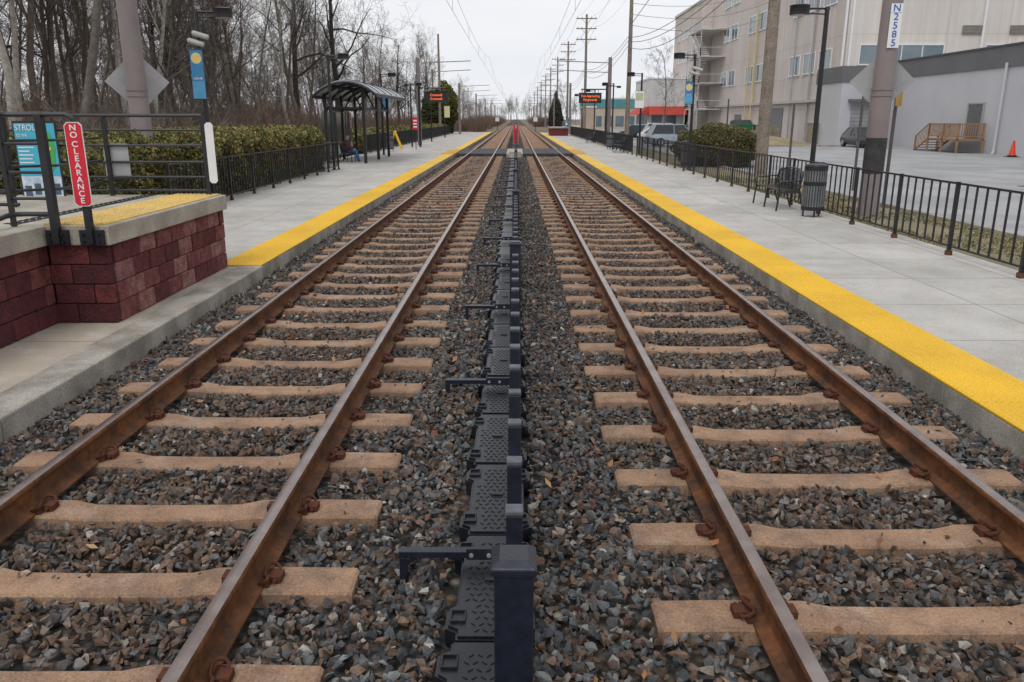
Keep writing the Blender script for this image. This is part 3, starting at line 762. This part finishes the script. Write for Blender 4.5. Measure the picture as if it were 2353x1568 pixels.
for (a,b2) in ((29.2,36.2),(39.8,47.5),(50,58)): winY(a,b2,6.6,8.1); winY(a+2.2,b2+1.5,12.2,13.9)
gl.obj('window_glass',glass,BG); fr.obj('window_frames',whitep,BG)
s=MB()
for x in (28.25,39.3): s.box(x-.09,x+.09,71.7,71.89,6,19)
s.box(27.7,27.85,71.9,72.1,0,19)
s.obj('white_downpipes',whitep,BG)
s=MB(); s.tube([(27.8,79.5,0),(27.8,79.5,19)],.10,6); s.tube([(27.8,84.5,0),(27.8,84.5,17)],.07,6); s.obj('dark_downpipes',greyp,BG)
s=MB(); s.tube([(27.7,98,0),(27.7,98,14)],.13,8); s.tube([(27.7,100.5,0),(27.7,100.5,11)],.09,8); s.obj('yellow_pipes',M('pale_yellow_pipe',(.62,.50,.26),None,3),BG)
s=MB()
for (x,z) in ((38.4,9.3),(42.4,9.3),(37.2,15.5)):
    s.box(x-.8,x+.8,71.8,71.895,z-.3,z+.4)
    for k in range(6): s.box(x-.8,x+.8,71.74,71.80,z-.28+.115*k,z-.22+.115*k)
s.obj('louvres',M('louvre_beige',(.34,.31,.28),None,3),BG)
s=MB(); s.box(26.4,27.98,121.5,127,0,17.6); s.obj('stair_core',beige_s,BG)
s=MB(); st=M('white_steel',(.62,.61,.59),None,2,.6)
for k,z in enumerate((3.4,6.8,10.2,13.6)):
    s.box(24.6,27.97,113,121.4,z-.12,z); 
    for yy in (113,117,121.3): s.box(24.6,24.68,yy,yy+.08,z-3.4,z+1.1)
    s.box(24.6,24.66,113,121.4,z+1.05,z+1.1); s.box(24.6,24.66,113,121.4,z+.55,z+.6)
    s.box(24.6,27.97,113,113.05,z+1.05,z+1.1)
    y0,y1=(113.8,120.5) if k%2 else (120.5,113.8)
    for q in range(12):
        f0=q/12; yy=y0+(y1-y0)*f0; s.box(24.8,26,yy-.25,yy+.25,z-3.4+3.4*f0,z-3.4+3.4*f0+.12)
    s.tube([(24.75,y0,z-3.4+1),(24.75,y1,z+1)],.04,4); s.tube([(24.75,y0,z-3.4),(24.75,y1,z)],.09,4)
s.obj('fire_stairs',st,BG)
s=MB(); s.box(27.93,27.99,87,91,0,3.2); s.box(27.93,27.99,103,106,0,2.6); s.box(27.93,27.99,132,136,0,3.5); s.box(27.93,27.99,140,144,0,3.5); s.obj('loading_doors',M('door_grey',(.16,.165,.17),None,2,.5),BG)
s=MB(); s.box(27.6,27.995,74,150,3.6,3.85); s.obj('string_course',M('beige_trim',(.52,.47,.43),None,2),BG)

WH=empty('warehouse_building'); gw=M('light_grey_render',(.54,.54,.56),(.48,.48,.50),.25,.9,0,.1,10); gb=M('dark_grey_cap',(.13,.13,.135),(.15,.15,.155),.5,.8)
s=MB(); s.box(29,70,22,64,0,5.05); s.box(25.7,28.98,66,71.4,0,4.9); s.box(29,70,64.01,71.4,0,4.9); s.obj('walls',gw,WH)
s=MB(); s.box(28.92,70,21.9,64.05,5.05,6.25); s.box(25.6,70,65.9,71.5,4.9,6.1); s.obj('cap_band',gb,WH)
s=MB(); s.box(28.86,70,21.85,64.1,6.25,6.36); s.obj('coping',M('coping',(.09,.09,.095),None,2),WH)
s=MB(); s.box(28.95,28.995,51.6,53.2,.9,3.0); s.obj('side_door',M('grey_door',(.13,.135,.14),None,2,.5),WH)
s=MB(); s.box(28.92,28.995,51.45,51.595,.9,3.1); s.box(28.92,28.995,53.205,53.35,.9,3.1); s.box(28.92,28.995,51.596,53.204,3.0,3.1); s.obj('door_frame',greyp,WH)
s=MB(); s.tube([(28.85,49.6,.05),(28.85,49.6,5.3)],.08,8); s.tube([(28.85,49.6,.2),(28.6,49.3,.05)],.08,8); s.obj('downpipe',gw,WH)
s=MB(); s.box(26.6,28.3,65.93,65.99,.05,3.1)
for k in range(10): s.box(26.6,28.3,65.90,65.93,.1+.3*k,.36+.3*k)
s.obj('roller_door',M('roller_grey',(.33,.335,.34),None,2,.5),WH)
s=MB(); s.box(26.3,28.6,65.4,65.98,3.4,3.6); s.tube([(28.2,65.4,3.9),(28.2,65.9,4.0)],.15,8); s.obj('door_canopy',gb,WH)
E=empty('timber_steps'); s=MB()
s.box(27.2,28.9,50.8,54.6,.82,.9)
for (x,yy) in ((27.25,50.85),(27.25,54.5),(28.8,50.85),(27.25,52.7)): s.box(x-.05,x+.05,yy-.05,yy+.05,.04,1.86)
for yy in (50.85,):
    s.box(27.2,28.9,yy-.03,yy+.03,1.78,1.85); s.box(27.2,28.9,yy-.03,yy+.03,1.02,1.08)
    for k in range(11): s.box(27.3+.14*k,27.34+.14*k,yy-.02,yy+.02,1.08,1.78)
s.box(27.22,27.28,50.9,54.5,1.78,1.848); s.box(27.22,27.28,50.9,54.5,1.02,1.078)
for k in range(26): s.box(27.235,27.265,50.95+.14*k,50.99+.14*k,1.08,1.78)
for k in range(5):
    s.box(27.3,28.7,54.62+.3*k,54.9+.3*k,.82-.17*(k+1)+.1,.82-.17*(k+1)+.15)
for x in (27.25,28.75):
    s.tube([(x,54.6,.8),(x,56.2,.05)],.07,4); s.tube([(x,54.6,1.8),(x,56.2,1.0)],.04,4); s.box(x-.05,x+.05,56.1,56.2,.04,1.02)
    for k in range(8): s.box(x-.015,x+.015,54.75+.18*k,54.78+.18*k,.75-.085*k,1.74-.09*k)
s.obj('deck_and_stairs',deckw,E)
E=empty('traffic_cone'); s=MB(); s.tube([(27.9,46.1,.075),(27.9,46.1,.5),(27.9,46.1,.95)],[.20,.12,.05],14); s.obj('cone',orangep,E,smooth=True)
s=MB(); s.box(27.6,28.2,45.8,46.4,.046,.075); s.tube([(27.9,46.1,.076),(27.9,46.1,.15)],.24,12); s.obj('base',black,E)
E=empty('green_dumpster'); s=MB(); gr=M('dumpster_green',(.01,.20,.09),(.01,.15,.07),2,.5)
s.prism([(80,.2),(82.2,.2),(82.4,1.5),(79.8,1.5)],21.3,22.9,'x')
s.box(21.25,22.95,79.75,82.45,1.5,1.58)
for k in range(4): s.box(21.4+.38*k,21.48+.38*k,79.78,79.84,.3,1.45)
s.obj('body',gr,E); s=MB(); s.prism([(79.8,1.59),(82.4,1.59),(82.2,1.9),(80.8,2.0)],21.3,22.9,'x'); s.obj('lid',black,E)
cabm=M('cabinet_tan',(.30,.26,.20),(.24,.20,.15),2,.6)
for (x,y,w,h) in ((24.0,80,1.5,1.5),(25.3,81,1.2,1.4),(25.6,70,1.2,1.7),(17.0,60,1.4,1.2)):
    E=empty('utility_cabinet'); s=MB(); s.box(x-w/2,x+w/2,y,y+1,.1,h); s.box(x-w/2-.04,x+w/2+.04,y-.04,y+1.04,h,h+.06); s.box(x-.01,x+.01,y-.012,y-.002,.2,h-.1); s.box(x-w/2+.05,x+w/2-.05,y-.02,y-.003,h*.55,h*.6); s.obj('case',cabm,E)
def store(name,x0,x1,y0,y1,h,wall,band=None,bandmat=None,awn=None):
    E=empty(name); s=MB(); s.box(x0,x1,y0,y1,0,h); s.obj('walls',wall,E)
    s=MB(); s.box(x0-.1,x1+.1,y0-.1,y1+.1,h,h+.25); s.obj('parapet',whitep,E)
    if band: s=MB(); s.box(x0-.15,x1+.15,y0-.15,y1+.15,band[0],band[1]); s.obj('fascia',bandmat,E)
    s=MB()
    k=x0+.6
    while k<x1-2: s.box(k,k+1.7,y0-.05,y0-.002,.5,2.6); k+=2.3
    k=y0+1
    while k<y1-3: s.box(x0-.05,x0-.002,k,k+2.2,.5,2.6); k+=3.2
    s.obj('shopfront_glass',glass,E)
    if awn:
        s=MB(); s.prism([(x0-1.8,2.7),(x0-.16,2.7),(x0-.16,4.0)],y0-1,y0+12,'y'); s.prism([(y0-1.8,2.7),(y0-.16,2.7),(y0-.16,4.0)],x0-.1,x1,'x'); s.obj('awning',awn,E)
store('storefront_building',21.5,27.5,135,150,8.2,M('white_wall',(.68,.68,.67),None,.5),None,None,M('awning_red',(.50,.06,.04),None,2))
store('retail_building',15.5,30,172,200,5.4,M('tan_wall',(.55,.46,.36),None,.5),(4.2,5.9),M('teal_fascia',(.10,.30,.32),None,.5))
store('retail_building',12.5,14.5,150,160,4.0,M('beige_wall',(.50,.40,.30),None,.5))
store('retail_building',24,32,215,235,7,M('white_wall_b',(.6,.6,.6),None,.5))
E=empty('raised_boarding_platform'); s=MB(); s.box(4.1,6.2,98,104,.12,1.0); s.obj('block_wall',bricks[0],E); s=MB(); s.box(4.0,6.3,97.9,104.1,1.0,1.14); s.obj('slab',conc_slab,E)
s=MB()
for z in (2.2,1.8,1.5): s.tube([(4.1,98,z),(6.2,98,z),(6.2,104,z)],.03,5)
for x in (4.1,5.1,6.2): s.tube([(x,98,1.1),(x,98,2.2)],.03,5)
s.obj('railing',black,E)
E=empty('accessible_sign'); s=MB(); s.box(5.75,6.2,97.7,97.72,1.3,1.9); s.obj('panel',bl,E); s=MB(); s.tube([(5.97,97.68,1.50),(5.97,97.69,1.50)],.12,12); s.tube([(5.95,97.68,1.76),(5.95,97.69,1.76)],.05,8); s.box(5.93,5.97,97.68,97.69,1.6,1.72); s.obj('wheelchair_symbol',whitep,E)
for (x,y) in ((-3.4,150),(3.3,140)):
    E=empty('trackside_sign'); s=MB(); s.box(x-.35,x+.35,y,y+.03,1.6,2.3); s.obj('panel',whitep,E); s=MB(); s.tube([(x,y+.06,-.1),(x,y+.06,2.3)],.05,5); s.obj('post',black,E)

# ---------------------------------------------------------------- cars
carglass=M('car_glass',(.02,.025,.03),(.03,.035,.04),1,.08)
def car(x,y,rot,paint,name='parked_car',suv=False):
    E=empty(name,(x,y,.05)); E.rotation_euler=(0,0,rot)
    hh=1.66 if suv else 1.45; L=2.28; bz=.93 if suv else .86
    st=[(-L,.62,.42,.60),(-L+.08,.80,.28,.70),(-L+.5,.88,.20,bz-.10),(-1.05,.90,.20,bz),(0,.91,.20,bz+.02),(1.2,.90,.20,bz+.04),(L-.35,.87,.22,bz+.04),(L-.06,.80,.30,bz-.04),(L,.66,.42,bz-.14)]
    s=MB(); vs=[];fs=[]
    for (yy,w,z0,z1) in st:
        zm=(z0+z1)/2
        vs+=[(-w*.88,yy,z0),(-w,yy,z0+.12),(-w,yy,zm+.05),(-w*.95,yy,z1-.06),(-w*.82,yy,z1),(w*.82,yy,z1),(w*.95,yy,z1-.06),(w,yy,zm+.05),(w,yy,z0+.12),(w*.88,yy,z0)]
    n=10
    for a in range(len(st)-1):
        for j in range(n): p=a*n+j;q=a*n+(j+1)%n; fs.append((p,q,q+n,p+n))
    fs.append(tuple(range(n))[::-1]); fs.append(tuple(range((len(st)-1)*n,len(st)*n))); s.add(vs,fs)
    s.obj('body',paint,E,smooth=True)
    y0,y1,y2,y3=(-1.0,-.35,1.25,2.0) if not suv else (-1.0,-.45,1.75,2.12)
    s=MB(); w0=.78; w1=.60
    vs=[(-w0,y0,bz-.03),(w0,y0,bz-.03),(w0,y3,bz),(-w0,y3,bz),(-w1,y1,hh-.04),(w1,y1,hh-.04),(w1,y2,hh-.04),(-w1,y2,hh-.04)]
    s.add(vs,[(0,1,5,4),(1,2,6,5),(2,3,7,6),(3,0,4,7),(4,5,6,7)]); s.obj('windows',carglass,E)
    s=MB(); s.add([(-w1-.02,y1-.03,hh-.05),(w1+.02,y1-.03,hh-.05),(w1+.02,y2+.03,hh-.05),(-w1-.02,y2+.03,hh-.05),(-w1+.08,y1+.1,hh),(w1-.08,y1+.1,hh),(w1-.08,y2-.1,hh),(-w1+.08,y2-.1,hh)],[(0,1,5,4),(1,2,6,5),(2,3,7,6),(3,0,4,7),(4,5,6,7),(3,2,1,0)])
    for sx in (-1,1):
        for (a,b2) in (((sx*w0,y0),(sx*w1,y1)),((sx*w0,y3),(sx*w1,y2)),((sx*w0,.35),(sx*w1,.35))):
            s.tube([(a[0],a[1],bz-.02),(b2[0],b2[1],hh-.04)],.035,5)
        s.tube([(sx*.93,-.75,bz+.05),(sx*1.02,-.75,bz+.12)],.07,6)
    s.obj('roof_and_pillars',paint,E)
    s=MB()
    for sx in (-1,1):
        for yy in (-1.42,1.40): s.tube([(sx*.70,yy,.33),(sx*.915,yy,.33)],.33,18)
    s.box(-.5,.5,-L-.01,-L+.03,.44,.58); s.box(-.66,.66,-L+.04,-L+.10,.28,.36); s.obj('tyres_and_grille',black,E,smooth=True)
    s=MB()
    for sx in (-1,1):
        for yy in (-1.42,1.40): s.tube([(sx*.90,yy,.33),(sx*.925,yy,.33)],.2,12)
        s.box(sx*.50,sx*.74,-L+.0,-L+.07,.60,.70)
    s.obj('hubs_and_headlights',steel,E)
cw=M('car_white',(.60,.61,.62),None,2,.25); cs=M('car_silver',(.33,.37,.42),None,2,.3,.4); cd=M('car_dark',(.025,.03,.04),None,2,.2)
car(26.0,61.8,0,cd); car(12.4,64,math.pi/2+.1,cs,suv=True); car(12.8,71,math.pi/2,cw); car(14.2,78,math.pi/2,cw,suv=True); car(12.8,84,math.pi/2,cd); car(14.5,92,math.pi/2,cs)

# ---------------------------------------------------------------- vegetation
def bark(n,c): return M(n,c,tuple(x*.6 for x in c),6,.95,0,.6,20,.03)
b1=bark('bark_brown',(.13,.10,.08)); b2m=bark('bark_grey',(.18,.155,.13)); b3=bark('bark_pale',(.46,.42,.36)); bdk=bark('bark_dark',(.055,.046,.04))
def tree_mesh(seed,Ht,r0,mat,spread=.6,lean=0,first=.3,nb=13):
    R=random.Random(seed); mb=MB()
    def rv(): return Vector((R.gauss(0,1),R.gauss(0,1),R.gauss(0,1)))
    def br(p,d,L,r,dep):
        ns=7 if dep==0 else (5 if dep==1 else (4 if dep==2 else 2))
        pts=[p.copy()];rs=[r];q=p.copy();dd=d.copy()
        for i in range(ns):
            dd=(dd+rv()*(.10 if dep==0 else .20)+Vector((0,0,.07 if dep else .05))).normalized(); q=q+dd*(L/ns); pts.append(q.copy()); rs.append(max(r*(1-.78*(i+1)/ns),.006))
        mb.tube(pts,rs,7 if dep==0 else (5 if dep==1 else 3),0,False)
        if dep>=4: return
        k=[nb,6,5,4][dep]
        for j in range(k):
            f=(first+(1-first)*(j+R.random())/k) if dep==0 else (.25+.75*(j+R.random())/k)
            f=min(f,.97); ii=int(f*ns); ff=f*ns-ii; pp=pts[ii].lerp(pts[min(ii+1,ns)],ff); rr=rs[ii]*(1-ff)+rs[min(ii+1,ns)]*ff
            ax=(pts[min(ii+1,ns)]-pts[ii]).normalized(); o_=ax.cross(rv()).normalized()
            ang=R.uniform(.4,.95)*(spread/.6); nd=(ax*math.cos(ang)+o_*math.sin(ang)).normalized()
            if dep==0: nl=Ht*R.uniform(.20,.38)*(1.25-.7*f)
            else: nl=L*R.uniform(.35,.6)
            br(pp,nd,nl,max(rr*R.uniform(.4,.62),.007),dep+1)
    br(Vector((0,0,-.2)),Vector((lean,0,1)).normalized(),Ht,r0,0)
    me=bpy.data.meshes.new('bare_tree_mesh'); me.from_pydata(mb.v,[],mb.f); me.materials.append(mat); me.polygons.foreach_set('use_smooth',[True]*len(mb.f)); me.update(); return me
T=[tree_mesh(1,15,.16,b1,.55,0,.32),tree_mesh(2,17,.19,b2m,.5,0,.36),tree_mesh(3,12,.12,b1,.6,.08,.3),tree_mesh(4,16,.17,b3,.5,-.05,.45,11),tree_mesh(5,11,.10,b2m,.65,.1,.25,11),tree_mesh(6,16,.29,bdk,.8,0,.28,14)]
def shrub_mesh(seed,mat):
    R=random.Random(seed); mb=MB()
    for k in range(55):
        a=R.uniform(0,6.28); p=Vector((R.gauss(0,.5),R.gauss(0,.5),0)); d=Vector((math.cos(a)*R.uniform(.1,.6),math.sin(a)*R.uniform(.1,.6),1)).normalized(); L=R.uniform(1.0,2.6)
        pts=[p];dd=d
        for i in range(4):
            dd=(dd+Vector((R.gauss(0,.2),R.gauss(0,.2),0))).normalized(); pts.append(pts[-1]+dd*L/4)
        mb.tube(pts,[.014,.012,.01,.007,.004],3,0,False)
        for i in range(1,5):
            for q in range(3):
                e_=(dd+Vector((R.gauss(0,.7),R.gauss(0,.7),R.gauss(0,.3)))).normalized(); mb.tube([pts[i],pts[i]+e_*R.uniform(.2,.6)],[.007,.004],3,0,False)
    me=bpy.data.meshes.new('shrub_mesh'); me.from_pydata(mb.v,[],mb.f); me.materials.append(mat); me.update(); return me
S=[shrub_mesh(11,bark('twig_brown',(.19,.135,.10))),shrub_mesh(12,bark('twig_grey',(.21,.18,.15))),shrub_mesh(13,bark('twig_red',(.20,.125,.085)))]
def inst(me,x,y,z,s,rot,parent,name,tilt=0):
    o=bpy.data.objects.new(name,me); o.location=(x,y,z); o.scale=(s,s,s*random.uniform(.9,1.15)); o.rotation_euler=(random.gauss(0,tilt),random.gauss(0,tilt),rot); link(o,parent); return o
WD=empty('woodland'); n=0
while n<185:
    y=random.uniform(24,150); x=-14.8-abs(random.gauss(0,1))*(15 if y<60 else 20)+(2 if y>90 else 0)
    if x< -y*.75-6: continue
    if y<36 and x>-18: continue
    if y>60 and x>-19 and random.random()<.55: continue
    inst(T[random.choice([0,0,0,1,1,2,2,3,4,4])],x,y,-.1,random.uniform(.65,1.05) if y<80 else random.uniform(.5,.8),random.uniform(0,6.3),WD,'tree',.06); n+=1
for k in range(130):
    y=random.uniform(70,190); x=-random.uniform(.22,.78)*y-8
    inst(T[random.choice([0,1,2,4])],x,y,-.1,random.uniform(.45,.75),random.uniform(0,6.3),WD,'tree',.05)
for k in range(330):
    y=random.uniform(16,150); x=-12-abs(random.gauss(0,1))*12
    if x< -y*.75-6: continue
    inst(random.choice(S),x,y,-.1,random.uniform(.6,1.3),random.uniform(0,6.3),WD,'undergrowth')
for k in range(190):
    y=random.uniform(60,170); x=-random.uniform(.22,.75)*y-4
    inst(random.choice(S),x,y,-.1,random.uniform(1.2,2.4),random.uniform(0,6.3),WD,'undergrowth')
FW=empty('distant_trees')
for k in range(190):
    y=random.uniform(150,520); sd=random.choice([-1,-1,1])
    x=sd*(random.uniform(10,18)+random.random()**1.5*60*(y/300)) 
    if sd>0 and y<260: continue
    inst(random.choice(T[:5]),x,y,-.1,random.uniform(.45,.75),random.uniform(0,6.3),FW,'tree',.03)
for k in range(260):
    y=random.uniform(125,420); sd=random.choice([-1,1]); x=sd*random.uniform(5.5,13)
    if sd>0 and y<210: continue
    inst(random.choice(S),x,y,-.1,random.uniform(.6,1.4),random.uniform(0,6.3),FW,'undergrowth')
for k in range(120):
    inst(random.choice(T[:5]),random.uniform(-120,120),random.uniform(620,760),0,random.uniform(.8,1.2),random.uniform(0,6.3),FW,'tree')
for (x,y,i,s_,r_) in ((-15.3,70,5,1.0,.4),(-17.8,66,5,.95,2.2),(-24,55,5,.95,1.1),(-16.2,30,1,1.0,.3),(-15.6,36,4,1.0,1.0),(-19.5,36,0,1.05,2),(-14.8,24,3,.85,4),(-22,34,5,.8,3.0),(-14.2,98,5,.62,1),(-13.0,120,0,.8,2),(13.5,76,4,.75,1),(7.9,124,4,.6,0)):
    inst(T[i],x,y,-.1,s_,r_,None,'bare_tree')

hedge_core=M('hedge_core',(.02,.026,.012),(.03,.032,.015),5,.95)
def hedge(name,x0,x1,y0,y1,z0,z1,n,size,pal):
    E=empty(name); s=MB(); s.box(x0+.14,x1-.14,y0+.14,y1-.14,z0,z1-.14); s.obj('core',hedge_core,E)
    A=np.array([(y1-y0)*(z1-z0),(x1-x0)*(y1-y0)*1.1,(x1-x0)*(z1-z0)]); A=A/A.sum()
    w=rng.choice(3,n,p=A); U=rng.random((n,3)); P=np.c_[x0+(x1-x0)*U[:,0],y0+(y1-y0)*U[:,1],z0+(z1-z0)*U[:,2]]
    dpt=rng.random(n)**2*.18
    P[:,0]=np.where(w==0,x1-dpt,P[:,0]); P[:,2]=np.where(w==1,z1-dpt,P[:,2]); P[:,1]=np.where(w==2,y0+dpt,P[:,1])
    lump=.10*np.sin(P[:,1]*2.1)*np.sin(P[:,0]*2.7+1)+.07*np.sin(P[:,1]*5.1+P[:,2]*5)
    P[:,0]+=np.where(w==0,lump,0); P[:,2]+=np.where(w!=1,0,lump)
    e_=np.clip((P[:,0]-(x1-.3))/.3,0,1); P[:,2]-=np.where(P[:,2]>z1-.35,e_*e_*.16,0)
    P+=rng.normal(0,.03,(n,3))
    clump=.5+.5*np.sin(P[:,1]*4.3+np.sin(P[:,2]*6)*2)*np.sin(P[:,0]*5+P[:,2]*4)
    pal=np.array(pal); c=pal[rng.integers(0,len(pal),n)]*(.6+.75*clump*rng.uniform(.6,1.2,n))[:,None]
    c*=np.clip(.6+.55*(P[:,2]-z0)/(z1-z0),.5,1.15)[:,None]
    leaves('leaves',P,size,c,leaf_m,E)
HP=[(.12,.13,.035),(.18,.175,.045),(.08,.095,.025),(.28,.24,.08),(.21,.13,.055)]
hedge('clipped_hedge',-11,-7.75,13.5,33,.0,1.74,80000,.075,HP)
hedge('clipped_hedge',-11,-9.2,47,112,.0,1.35,36000,.14,HP)
def bush(name,x,y,z,rx,ry,rz,n,size,pal,core=True,cone=False):
    E=empty(name); 
    d=rng.normal(size=(n,3)); d/=np.linalg.norm(d,axis=1)[:,None]; rad=1-.35*rng.random(n)**1.7
    lump=1+.08*np.sin(d[:,0]*7+1)*np.sin(d[:,1]*6)+.07*np.sin(d[:,2]*9+d[:,0]*5)
    P=d*(rad*lump)[:,None]
    if cone:
        t_=(P[:,2]+1)/2; k=np.clip(1.25-t_*1.05,.12,1.1); P[:,0]*=k; P[:,1]*=k
    P=P*np.array([rx,ry,rz])+np.array([x,y,z]); P=P[P[:,2]>.03]
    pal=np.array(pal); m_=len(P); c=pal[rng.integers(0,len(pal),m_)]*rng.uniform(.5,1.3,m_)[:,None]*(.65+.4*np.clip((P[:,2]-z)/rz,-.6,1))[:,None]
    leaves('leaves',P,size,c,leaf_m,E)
    if core:
        bm=bmesh.new(); bmesh.ops.create_icosphere(bm,subdivisions=3,radius=1)
        for v in bm.verts:
            f_=.80+.05*math.sin(v.co.x*7)*math.sin(v.co.y*6); k=1
            if cone: t_=(v.co.z+1)/2; k=max(.1,1.2-t_*1.05)
            v.co=Vector((v.co.x*rx*f_*k+x,v.co.y*ry*f_*k+y,v.co.z*rz*f_+z))
        me=bpy.data.meshes.new('core'); bm.to_mesh(me); bm.free(); me.materials.append(hedge_core); link(bpy.data.objects.new('core',me),E)
bush('rounded_shrub',9.1,37,.85,1.95,1.7,1.05,30000,.075,[(.13,.14,.04),(.18,.17,.05),(.09,.10,.03),(.24,.14,.06)])
bush('evergreen_tree',-9.6,112,3.4,1.7,1.7,3.4,12000,.22,[(.15,.15,.03),(.24,.22,.035),(.09,.11,.025)])
bush('evergreen_tree',-10.9,108,2.6,1.5,1.5,2.8,8000,.22,[(.08,.10,.03),(.10,.13,.03),(.05,.07,.02)])
bush('evergreen_tree',7.9,165,3.4,1.7,1.7,3.6,6000,.3,[(.07,.08,.045),(.085,.09,.05)],cone=True)
n=16000; P=np.c_[rng.uniform(6.97,8.85,n),rng.uniform(7,30,n),rng.uniform(.085,.12,n)]
patch=np.sin(P[:,1]*1.3+P[:,0]*2)+np.sin(P[:,1]*.6-P[:,0]*3); P=P[patch>-.6]
pal=np.array([(.12,.13,.04),(.26,.22,.11),(.34,.27,.16),(.20,.18,.08)]); leaves('grass_tufts',P,.05,pal[rng.integers(0,4,len(P))],leaf_m)

# ---------------------------------------------------------------- seated person
def person(x,y,zs):
    E=empty('seated_person',(x,y,0))
    V=[(0,0,zs+.10),(.0,0,zs+.28),(.02,0,zs+.48),(.03,0,zs+.58),(.05,0,zs+.68),(.07,0,zs+.80),
       (.05,.10,zs+.07),(.45,.12,zs+.06),(.47,.12,zs-.35),(.60,.13,zs-.40),
       (.05,-.10,zs+.07),(.45,-.13,zs+.06),(.50,-.13,zs-.35),(.63,-.14,zs-.40),
       (.02,.19,zs+.50),(.08,.25,zs+.24),(.30,.16,zs+.16),(.37,.12,zs+.15),
       (.02,-.19,zs+.50),(.08,-.25,zs+.24),(.30,-.14,zs+.16),(.37,-.10,zs+.15)]
    Ed=[(0,1),(1,2),(2,3),(3,4),(4,5),(0,6),(6,7),(7,8),(8,9),(0,10),(10,11),(11,12),(12,13),(2,14),(14,15),(15,16),(16,17),(2,18),(18,19),(19,20),(20,21)]
    Rr=[.15,.155,.15,.065,.085,.095,.10,.075,.05,.042,.10,.075,.05,.042,.075,.058,.042,.036,.075,.058,.042,.036]
    me=bpy.data.meshes.new('p'); me.from_pydata(V,Ed,[]); o=bpy.data.objects.new('p',me); COL.objects.link(o)
    sk=o.modifiers.new('s','SKIN'); sd=me.skin_vertices[0].data
    for i,r_ in enumerate(Rr): sd[i].radius=(r_,r_)
    sd[0].use_root=True
    ss=o.modifiers.new('ss','SUBSURF'); ss.levels=2; ss.render_levels=2
    dg=bpy.context.evaluated_depsgraph_get(); m2=bpy.data.meshes.new_from_object(o.evaluated_get(dg)); bpy.data.objects.remove(o)
    m2.materials.clear()
    for mm in (M('coat_maroon',(.11,.04,.05),None,8,.9),M('jeans_blue',(.03,.10,.30),(.04,.12,.34),8,.9),M('skin',(.45,.26,.19),None,8,.6),M('shoe',(.03,.03,.03),None,8,.6),M('hair_grey',(.34,.33,.32),None,8,.9)): m2.materials.append(mm)
    for p in m2.polygons:
        c=p.center; p.use_smooth=True
        if c.z>zs+.60: p.material_index=4 if (c.x<.045 or c.z>zs+.83) else 2
        elif c.z<zs-.34: p.material_index=3
        elif (c.z<zs+.10 and c.x>.08) or c.z<zs+.02: p.material_index=1
        elif c.x>.335: p.material_index=2
        else: p.material_index=0
    link(bpy.data.objects.new('body',m2),E)
    s=MB(); s.tube([(.145,0,zs+.77),(.18,0,zs+.745),(.16,0,zs+.735)],[.012,.018,.008],6)
    for sd_ in (-1,1):
        s.tube([(.05,sd_*.098,zs+.73),(.05,sd_*.105,zs+.78)],.02,6)
        for q in range(4): s.tube([(.37,sd_*.10+.018*q-.02,zs+.15),(.42,sd_*.10+.017*q-.02,zs+.135),(.445-.01*abs(q-1),sd_*.10+.016*q-.02,zs+.115)],.009,5)
        s.tube([(.36,sd_*.06,zs+.16),(.40,sd_*.05,zs+.15)],.010,5)
    s.obj('nose_ears_fingers',m2.materials[2],E,smooth=True)
    s=MB()
    for sd_ in (-.035,.035): s.tube([(.150,sd_,zs+.80),(.158,sd_,zs+.80)],.010,6)
    s.box(.150,.158,-.025,.025,zs+.705,zs+.712); s.obj('eyes_mouth',M('eye_dark',(.05,.03,.03),None,8),E)
person(-8.08,39.1,.125+.46)

# ---------------------------------------------------------------- world, sun, camera
w=bpy.data.worlds.new('World'); sc.world=w; w.use_nodes=True; t=w.node_tree; bgn=t.nodes['Background']
sky=N(t,'ShaderNodeTexSky'); sky.sky_type='NISHITA'; sky.sun_disc=False; EL=math.radians(52); AZ=math.radians(200); sky.sun_elevation=EL; sky.sun_rotation=AZ
hs=N(t,'ShaderNodeHueSaturation'); hs.inputs['Saturation'].default_value=.35; t.links.new(sky.outputs[0],hs.inputs['Color'])
tc=N(t,'ShaderNodeTexCoord'); mp=N(t,'ShaderNodeMapping'); mp.inputs['Scale'].default_value=(1,1,3.5); t.links.new(tc.outputs['Generated'],mp.inputs[0])
nz=noise(t,2.2,6,.55,mp.outputs[0]); cl=ramp(t,nz,.34,.66,(8.5,8.75,9.3),(10.0,10.05,10.2))
col=mixc(t,.9,hs.outputs[0],cl); t.links.new(col,bgn.inputs[0]); bgn.inputs[1].default_value=.1
L=bpy.data.lights.new('sun','SUN'); L.energy=1.1; L.angle=math.radians(22); L.color=(1,.98,.95); lo=bpy.data.objects.new('sun',L); COL.objects.link(lo)
d=Vector((math.sin(AZ)*math.cos(EL),math.cos(AZ)*math.cos(EL),math.sin(EL))); lo.rotation_euler=d.to_track_quat('Z','Y').to_euler(); lo.location=(0,0,30)
cam=bpy.data.cameras.new('camera'); cam.lens=28; cam.sensor_width=36; cam.clip_start=.05; cam.clip_end=3000
co=bpy.data.objects.new('camera',cam); COL.objects.link(co); co.location=(0,0,2.155); co.rotation_euler=(math.radians(90-15.63),0,math.radians(.28)); sc.camera=co
